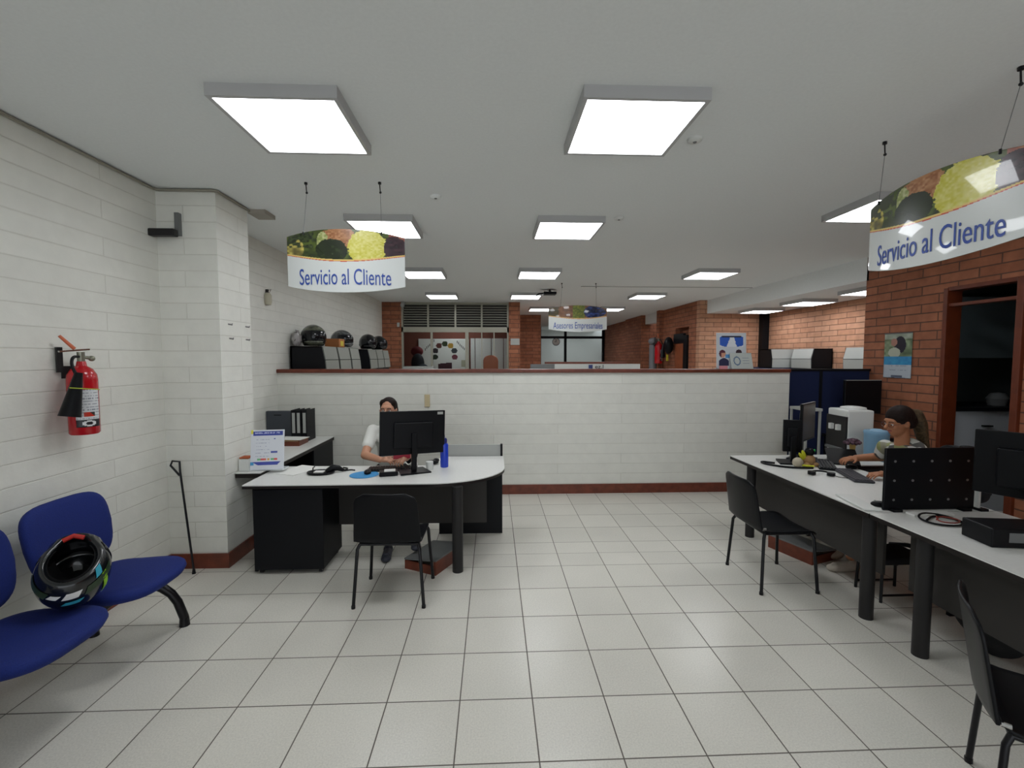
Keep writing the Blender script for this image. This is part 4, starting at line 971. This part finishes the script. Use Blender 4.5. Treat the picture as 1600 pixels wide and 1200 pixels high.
bx(4.48, 4.54, 5.40, 5.43, .74, 1.2).obj('stand_post', BPL, t, world=True); MB().box(4.40, 4.62, 5.33, 5.5, .735, .75).obj('stand_base', BPL, t, world=True)
tag(MB().box(4.2, 4.82, 5.2, 5.62, .70, .735).box(4.22, 4.25, 5.22, 5.6, 0, .70).box(4.77, 4.80, 5.22, 5.6, 0, .70).obj('back_table', BLK), 'dark table carrying the monitor in front of the navy divider', 'table')
t = thing('flower_bouquet', 'small bunch of purple and brown dried flowers on the desk by the dispenser', 'flowers', (3.45, 4.20, .72))
fb = MB()
for i in range(26):
    a = i*2.4; r_ = .012*math.sqrt(i)*1.1; fb.ell((r_*math.cos(a), r_*math.sin(a), .19+.02*hsh(i, 2)-.5*r_), .016, n=8, m=6)
fb.obj('blossoms', mat('dried_flower', '5c4450', .8, noise=.6, nscale=40), t, True)
MB().cyl((0, 0, 0), (0, 0, .17), .012, .03, n=12).obj('vase', mat('amber_wrap', 'b89a58', .5), t, True)

t = thing('waste_bin', 'light blue bin between the water dispenser and the second person', 'bin', (3.86, 4.40, 0))
MB().lathe([(0, 0), (.085, 0), (.105, .93), (.112, .95), (.105, .97), (0, .965)], n=24).obj('bin', mat('light_blue_bin', '7da6c4', .4), t, True)
MB().lathe([(0, .965), (.06, .968), (.04, .985), (0, .985)], n=20).obj('lid', mat('light_blue_lid', '94b8d0', .4), t, True)
# ================================================================== OFFICE CHAIRS
def office_chair(lb, loc, rz, back=True):
    t = thing('office_chair', lb, 'chair', loc, rz)
    MB().prism(rrect(.48, .46, .09), .43, .50, bev=.02).obj('seat', BLUEB, t, True)
    MB().prism(rrect(.40, .42, .09), -.03, .03, bev=.015, M=Matrix.Translation((0, -.27, .76)) @ Matrix.Rotation(R(90), 4, 'X')).obj('backrest', BLUEB, t, True)
    MB().tube([(0, -.1, .42), (0, -.3, .42), (0, -.33, .5), (0, -.31, .7)], .018, smooth=1).obj('back_support', BMET, t, True)
    MB().cyl((0, 0, .1), (0, 0, .43), .028).obj('gas_post', BMET, t, True)
    for k in range(5):
        a = k*2*math.pi/5+.3; e = (.27*math.cos(a), .27*math.sin(a))
        l_ = MB().tube([(0, 0, .12), (*[q*.5 for q in e], .11), (*e, .07)], [.024, .02, .016]).obj('base_arm', BMET, t, True)
        MB().cyl((e[0]-.02*math.sin(a), e[1]+.02*math.cos(a), .027), (e[0]+.02*math.sin(a), e[1]-.02*math.cos(a), .027), .027, n=14).obj('caster', BPL, l_)
BLUEB = mat('black_upholstery', '15161b', .85)
office_chair('black swivel chair under the person at the rounded desk', (-1.03, 4.70, 0), R(180))
office_chair('black swivel chair under the person at the right desk', (3.56, 3.52, 0), R(90))
office_chair('empty black swivel chair tucked under the right-edge desk', (3.12, 1.95, 0), R(70))

t = thing('footstool', 'low black footstool with cross bar under the seam of the right desks', 'stool', (2.84, 3.08, 0))
bx(-.17, .17, -.13, .13, .27, .32, bev=.012).obj('seat', BLUEB, t)
for sx in (-1, 1):
    for sy_ in (-1, 1): MB().cyl((sx*.15, sy_*.11, 0), (sx*.14, sy_*.1, .27), .010, n=10).obj('leg', BMET, t)
MB().tube([(-.15, -.11, .05), (.15, -.11, .05)], .008).tube([(-.15, .11, .05), (.15, .11, .05)], .008).obj('cross_bar', BMET, t)
t = thing('floor_bag', 'black bag on the floor under the right-edge desk', 'bag', (2.86, 2.42, 0))
b = MB().ell((0, 0, .17), (.10, .17, .17), n=24, m=16)
for v in b.b.verts: v.co.z = max(.001, v.co.z); v.co.x += .02*math.sin(v.co.z*30)
b.obj('bag', mat('bag_black', '121214', .8), t, 'all'); MB().tube([(0, -.07, .32), (0, -.06, .40), (0, .06, .40), (0, .07, .32)], .009, smooth=2).obj('handle', BPL, t, True)
# ================================================================== PEOPLE
RM = lambda v, sm=2: [('rm', 'REMESH', dict(mode='VOXEL', voxel_size=v, use_smooth_shade=True)), ('sm', 'SMOOTH', dict(factor=.5, iterations=sm))]
def limb(b, pts, rs):
    for (p, q, r0, r1) in zip(pts, pts[1:], rs, rs[1:]):
        b.cyl(p, q, r0, r1, n=18); b.ell(q, r1, n=16, m=10)
    b.ell(pts[0], rs[0], n=16, m=10)
def hand(b, wr, d, nrm, side, curl=25, L=1.):
    """wr wrist, d pointing direction, nrm back of the hand, side = towards the thumb"""
    d = Vector(d).normalized(); nrm = Vector(nrm); nrm = (nrm-d*nrm.dot(d)).normalized(); s = d.cross(nrm)*(1 if side > 0 else -1)
    wr = Vector(wr)
    for k in (-1, 0, 1): 
        b.cyl(wr+s*.012*k, wr+d*.085+s*.026*k, .016, .013, n=10); b.ell(wr+d*.085+s*.026*k, .0125, n=10, m=8)
    b.ell(wr+d*.045, .026, n=12, m=8)
    for off, ln, sp in ((.033, .066, .06), (.011, .074, .01), (-.011, .069, -.04), (-.032, .054, -.1)):
        p = wr+d*.085+s*off; dd = (d+s*sp).normalized(); c_ = R(curl)
        for j, (f_, r_) in enumerate(((.45, .0088), (.3, .0080), (.25, .0072))):
            dd2 = (dd*math.cos(c_*(j+.6))-nrm*math.sin(c_*(j+.6))); q = p+dd2*ln*f_*L
            b.cyl(p, q, r_, r_*.94, n=10); b.ell(q, r_*.95, n=10, m=8); p = q
    p = wr+d*.025+s*.03; dd = (d*.65+s*.75-nrm*.2).normalized()
    for ln, r_ in ((.035, .012), (.028, .0098), (.022, .0088)):
        q = p+dd*ln; b.cyl(p, q, r_, r_*.92, n=10); b.ell(q, r_*.93, n=10, m=8); p = q; dd = (dd+d*.35).normalized()
def person(label, loc, rz, lean, headyaw, armL, armR, shirt, shirtname, pants, skin, hairfn, longsleeve=False, shoes=None, legs=None, gl=True, rounds=0, headoff=(0, 0, .02)):
    t = thing('person', label, 'person', loc, rz)
    hip = Vector((0, 0, .57)); ch = Vector((0, math.sin(lean)*.31, .59+math.cos(lean)*.29)); nk = Vector((0, math.sin(lean)*.48, .60+math.cos(lean)*.47))
    hd = nk+Vector((0, .035, .135))+Vector(headoff)
    Q = Matrix.Rotation(headyaw[0], 3, 'Z') @ Matrix.Rotation(headyaw[1], 3, 'X')
    def HP(x, y, z): return hd+Q @ Vector((x, y, z))
    qe = Q.to_euler()
    b = MB()
    b.ell(HP(0, -.008, .02), (.075, .094, .098), qe).ell(HP(0, .022, -.045), (.056, .066, .066), qe).ell(HP(0, .045, -.085), (.028, .028, .024), qe)
    b.ell(HP(0, .072, .022), (.052, .022, .03), qe)                      # brow
    b.cyl(HP(0, .080, .014), HP(0, .116, -.022), .009, .013, n=10); b.ell(HP(0, .113, -.024), (.015, .014, .011), qe); b.ell(HP(.035, .062, -.025), (.022, .02, .02), qe); b.ell(HP(-.035, .062, -.025), (.022, .02, .02), qe)
    for s in (-1, 1): b.ell(HP(s*.076, -.005, -.005), (.010, .019, .032), qe)
    b.cyl(nk+Vector((0, -.005, -.03)), HP(0, -.02, -.05), .052, .048, n=18)
    sh = []
    for s, arm in ((-1, armL), (1, armR)):
        S_ = nk+Vector((s*.165, -.01, -.075)); sh.append(S_)
        el, wr, hdir, hn = [Vector(a) for a in arm[:4]]
        limb(b, [S_, el, wr], [.046, .040, .028])
        hand(b, wr, hdir, hn, arm[4], arm[5])
    b.ell(ch+Vector((0, 0, .02)), (.14, .09, .15)); b.cyl(hip, ch, .12, .12, n=18); b.ell(nk+Vector((0, -.01, -.06)), (.14, .055, .05))
    b.ell(hip+Vector((0, 0, -.0)), (.16, .12, .11))
    for s, (kn, an, toe) in zip((-1, 1), legs):
        limb(b, [hip+Vector((s*.09, .04, -.02)), Vector(kn), Vector(an)], [.075, .052, .036])
    b.obj('body', skin, t, 'all', mods=RM(.0055, 2))
    # shirt
    b = MB()
    b.ell(ch+Vector((0, .0, .03)), (.158, .108, .17)); b.cyl(hip, ch, .135, .135, n=20); b.ell(hip+Vector((0, 0, .0)), (.165, .13, .10)); b.ell(nk+Vector((0, -.01, -.068)), (.165, .068, .056))
    if rounds: 
        for s in (-1, 1): b.ell(ch+Vector((s*.062, .075, .03)), (.06, .05, .06))
    for s, arm, S_ in zip((-1, 1), (armL, armR), sh):
        el, wr = Vector(arm[0]), Vector(arm[1])
        if longsleeve: limb(b, [S_, el, el.lerp(wr, .8)], [.06, .048, .042])
        else: limb(b, [S_, S_.lerp(el, .62)], [.060, .058])
    b.obj(shirtname, shirt, t, 'all', mods=RM(.008, 3))
    b = MB(); b.ell(hip+Vector((0, 0, -.02)), (.175, .14, .10))
    for s, (kn, an, toe) in zip((-1, 1), legs):
        kn, an = Vector(kn), Vector(an); limb(b, [hip+Vector((s*.09, .04, -.02)), kn, kn.lerp(an, .9)], [.09, .066, .054])
    b.obj('trousers', pants, t, 'all', mods=RM(.009, 3))
    for s, (kn, an, toe) in zip((-1, 1), legs):
        an, toe = Vector(an), Vector(toe); f_ = (toe-an); f_.z = 0; f_.normalize(); gz = toe.z
        b = MB(); base = Vector((an.x, an.y, gz))
        b.ell(base-f_*.01+Vector((0, 0, .045)), (.04, .045, .045)).cyl(base+Vector((0, 0, .035)), base+f_*.13+Vector((0, 0, .03)), .038, .04, n=16).ell(base+f_*.14+Vector((0, 0, .028)), (.042, .05, .028))
        for v in b.b.verts: v.co.z = max(v.co.z, gz+.002)
        b.obj('shoe', shoes, t, 'all', mods=RM(.006, 2))
    # eyes, lips, glasses
    for s in (-1, 1):
        e = MB(); e.ell(HP(s*.030, .081, .0), (.0125, .008, .007), qe); eo = e.obj('eye', PAPER, t, True)
        e = MB(); e.ell(HP(s*.030, .0875, .0), (.0052, .0035, .0055), qe); e.obj('iris', BPL, eo, True)
        e = MB(); e.tube([HP(s*.014, .092, .020), HP(s*.03, .092, .025), HP(s*.048, .080, .020)], .003); e.obj('eyebrow', HAIR, t)
    MB().ell(HP(0, .083, -.053), (.022, .010, .007), qe).obj('lips', mat('lips', '9a4c4a', .5), t, True)
    if gl:
        g = MB()
        for s in (-1, 1):
            g.tube([HP(s*.034+.026*math.cos(a), .101-.006*abs(math.cos(a)), -.002+.019*math.sin(a)) for a in [i*math.pi/8 for i in range(16)]], .0016, n=6, closed=True)
            g.tube([HP(s*.058, .097, .002), HP(s*.082, .04, .004), HP(s*.083, -.01, .0)], .0016, n=6)
        g.tube([HP(-.009, .104, .002), HP(.009, .104, .002)], .0016, n=6)
        g.obj('glasses', GLM, t, True)
    hairfn(t, HP, qe, nk)
    return t
GLM = mat('glasses_frame', '5a3a3c', .3)
def hairA(t, HP, qe, nk):
    b = MB(); b.ell(HP(0, -.022, .036), (.085, .097, .096), qe)
    for s in (-1, 1): b.ell(HP(s*.047, .010, .068), (.036, .045, .042), qe)
    for s in (-1, 1):
        b.ell(HP(s*.066, -.035, -.04), (.024, .05, .10), qe); b.ell(HP(s*.075, -.03, -.13), (.022, .035, .09), qe)
    b.ell(HP(0, -.075, -.04), (.07, .04, .11), qe)
    b.ell(HP(0, -.01, .085), (.05, .045, .03), qe)
    b.obj('hair', HAIR, t, 'all', mods=RM(.006, 3))
def hairB(t, HP, qe, nk):
    b = MB(); b.ell(HP(0, -.020, .042), (.088, .104, .098), qe); b.ell(HP(0, .022, .083), (.052, .045, .028), qe)
    for s in (-1, 1): b.ell(HP(s*.060, .0, .050), (.026, .050, .045), qe); b.ell(HP(s*.070, -.05, .0), (.018, .035, .05), qe); b.ell(HP(0, -.09, .0), (.06, .05, .07), qe)
    b.obj('hair', HAIR, t, 'all', mods=RM(.006, 3))
    b = MB(); limb(b, [HP(0, -.10, .06), HP(0, -.15, .03), HP(0, -.175, -.05), HP(.02, -.20, -.16), HP(.03, -.24, -.25)], [.038, .052, .05, .042, .02])
    b.obj('ponytail', mat('streaked_hair', '4e3f2a', .6, noise=.6, nscale=50), t, 'all', mods=RM(.006, 3), label='lighter streaked ponytail')
    b = MB(); b.tube([HP(0, -.12+.02*math.cos(a), .05+.028*math.sin(a)) + Vector((.028*math.cos(a*1), 0, 0)) for a in [i*math.pi/6 for i in range(12)]], .006, closed=True); b.obj('hair_tie', mat('tie_olive', '56603c', .8), t)
    MB().tube([HP(.087, .0, -.035), HP(.089, .012, -.05), HP(.089, .0, -.066), HP(.088, -.012, -.05)], .0016, n=6, closed=True).obj('earring', CHROME, t)
# person at left desk faces the viewer (local +y -> world -y)
# local x = -world x offset
person('person in white t-shirt behind the monitor holding a red phone', (-1.03, 4.66, 0), R(180), R(15), (R(-2), R(3)),
       ((-.25, .30, .80), (-.24, .54, .79), (.35, 1, -.0), (0, .1, 1), 1, 30),
       ((.175, .37, .785), (.00, .52, .775), (-.95, .25, .05), (0, .3, 1), -1, 35),
       WHITECL, 't_shirt', mat('dark_trousers', '23242a', .9), SKIN, hairA, shoes=mat('shoe_dark', '2a2c36', .5), rounds=1,
       legs=(((-.14, .42, .52), (-.36, .80, .22), (-.38, .90, .105)), ((.08, .40, .50), (-.12, .77, .13), (-.13, .87, .0))), headoff=(0, 0, -.005))
t = thing('mobile_phone', 'red-cased mobile phone held by the person behind the monitor', 'phone', (-.82, 4.08, .83), R(15))
bx(-.075, .075, -.006, .004, -.035, .035, bev=.006).obj('case', mat('pink_red', 'd03a50', .4), t); bx(-.07, .07, .004, .006, -.03, .03).obj('screen', BPL, t)
CAMO = bpy.data.materials.new('floral_blouse'); CAMO.use_nodes = True
_n = CAMO.node_tree.nodes; _l = CAMO.node_tree.links; _v = _n.new('ShaderNodeTexVoronoi'); _v.inputs['Scale'].default_value = 16
_t = _n.new('ShaderNodeTexCoord'); _l.new(_t.outputs['Object'], _v.inputs['Vector']); _r = _n.new('ShaderNodeValToRGB'); _r.color_ramp.interpolation = 'CONSTANT'
for p, c_ in ((0, '8a8874'), (.28, 'c8cac4'), (.5, '5b5a58'), (.66, '8d9060'), (.82, 'd0d0cc')):
    e = _r.color_ramp.elements[0] if p == 0 else _r.color_ramp.elements.new(p); e.position = p; e.color = (*lin(c_), 1)
_s = _n.new('ShaderNodeSeparateColor'); _l.new(_v.outputs['Color'], _s.inputs[0]); _l.new(_s.outputs[0], _r.inputs[0]); _l.new(_r.outputs[0], _n['Principled BSDF'].inputs['Base Color']); _n['Principled BSDF'].inputs['Roughness'].default_value = .85
# local +y -> world -x ; local x -> world y
person('person in patterned blouse and glasses typing at the right desk', (3.53, 3.54, 0), R(90), R(26), (R(0), R(-10)),
       ((-.20, .18, .82), (-.06, .37, .775), (.15, 1, -.1), (0, .1, 1), 1, 22),
       ((.25, .16, .84), (.30, .34, .82), (0, 1, -.1), (0, .1, 1), -1, 28),
       CAMO, 'blouse', JEANS, SKIN2, hairB, longsleeve=False, shoes=mat('shoe_cream', 'b8aea0', .6), rounds=1,
       legs=(((-.12, .46, .50), (-.10, .68, .12), (-.10, .78, .0)), ((.10, .46, .50), (.12, .62, .12), (.12, .72, .0))))
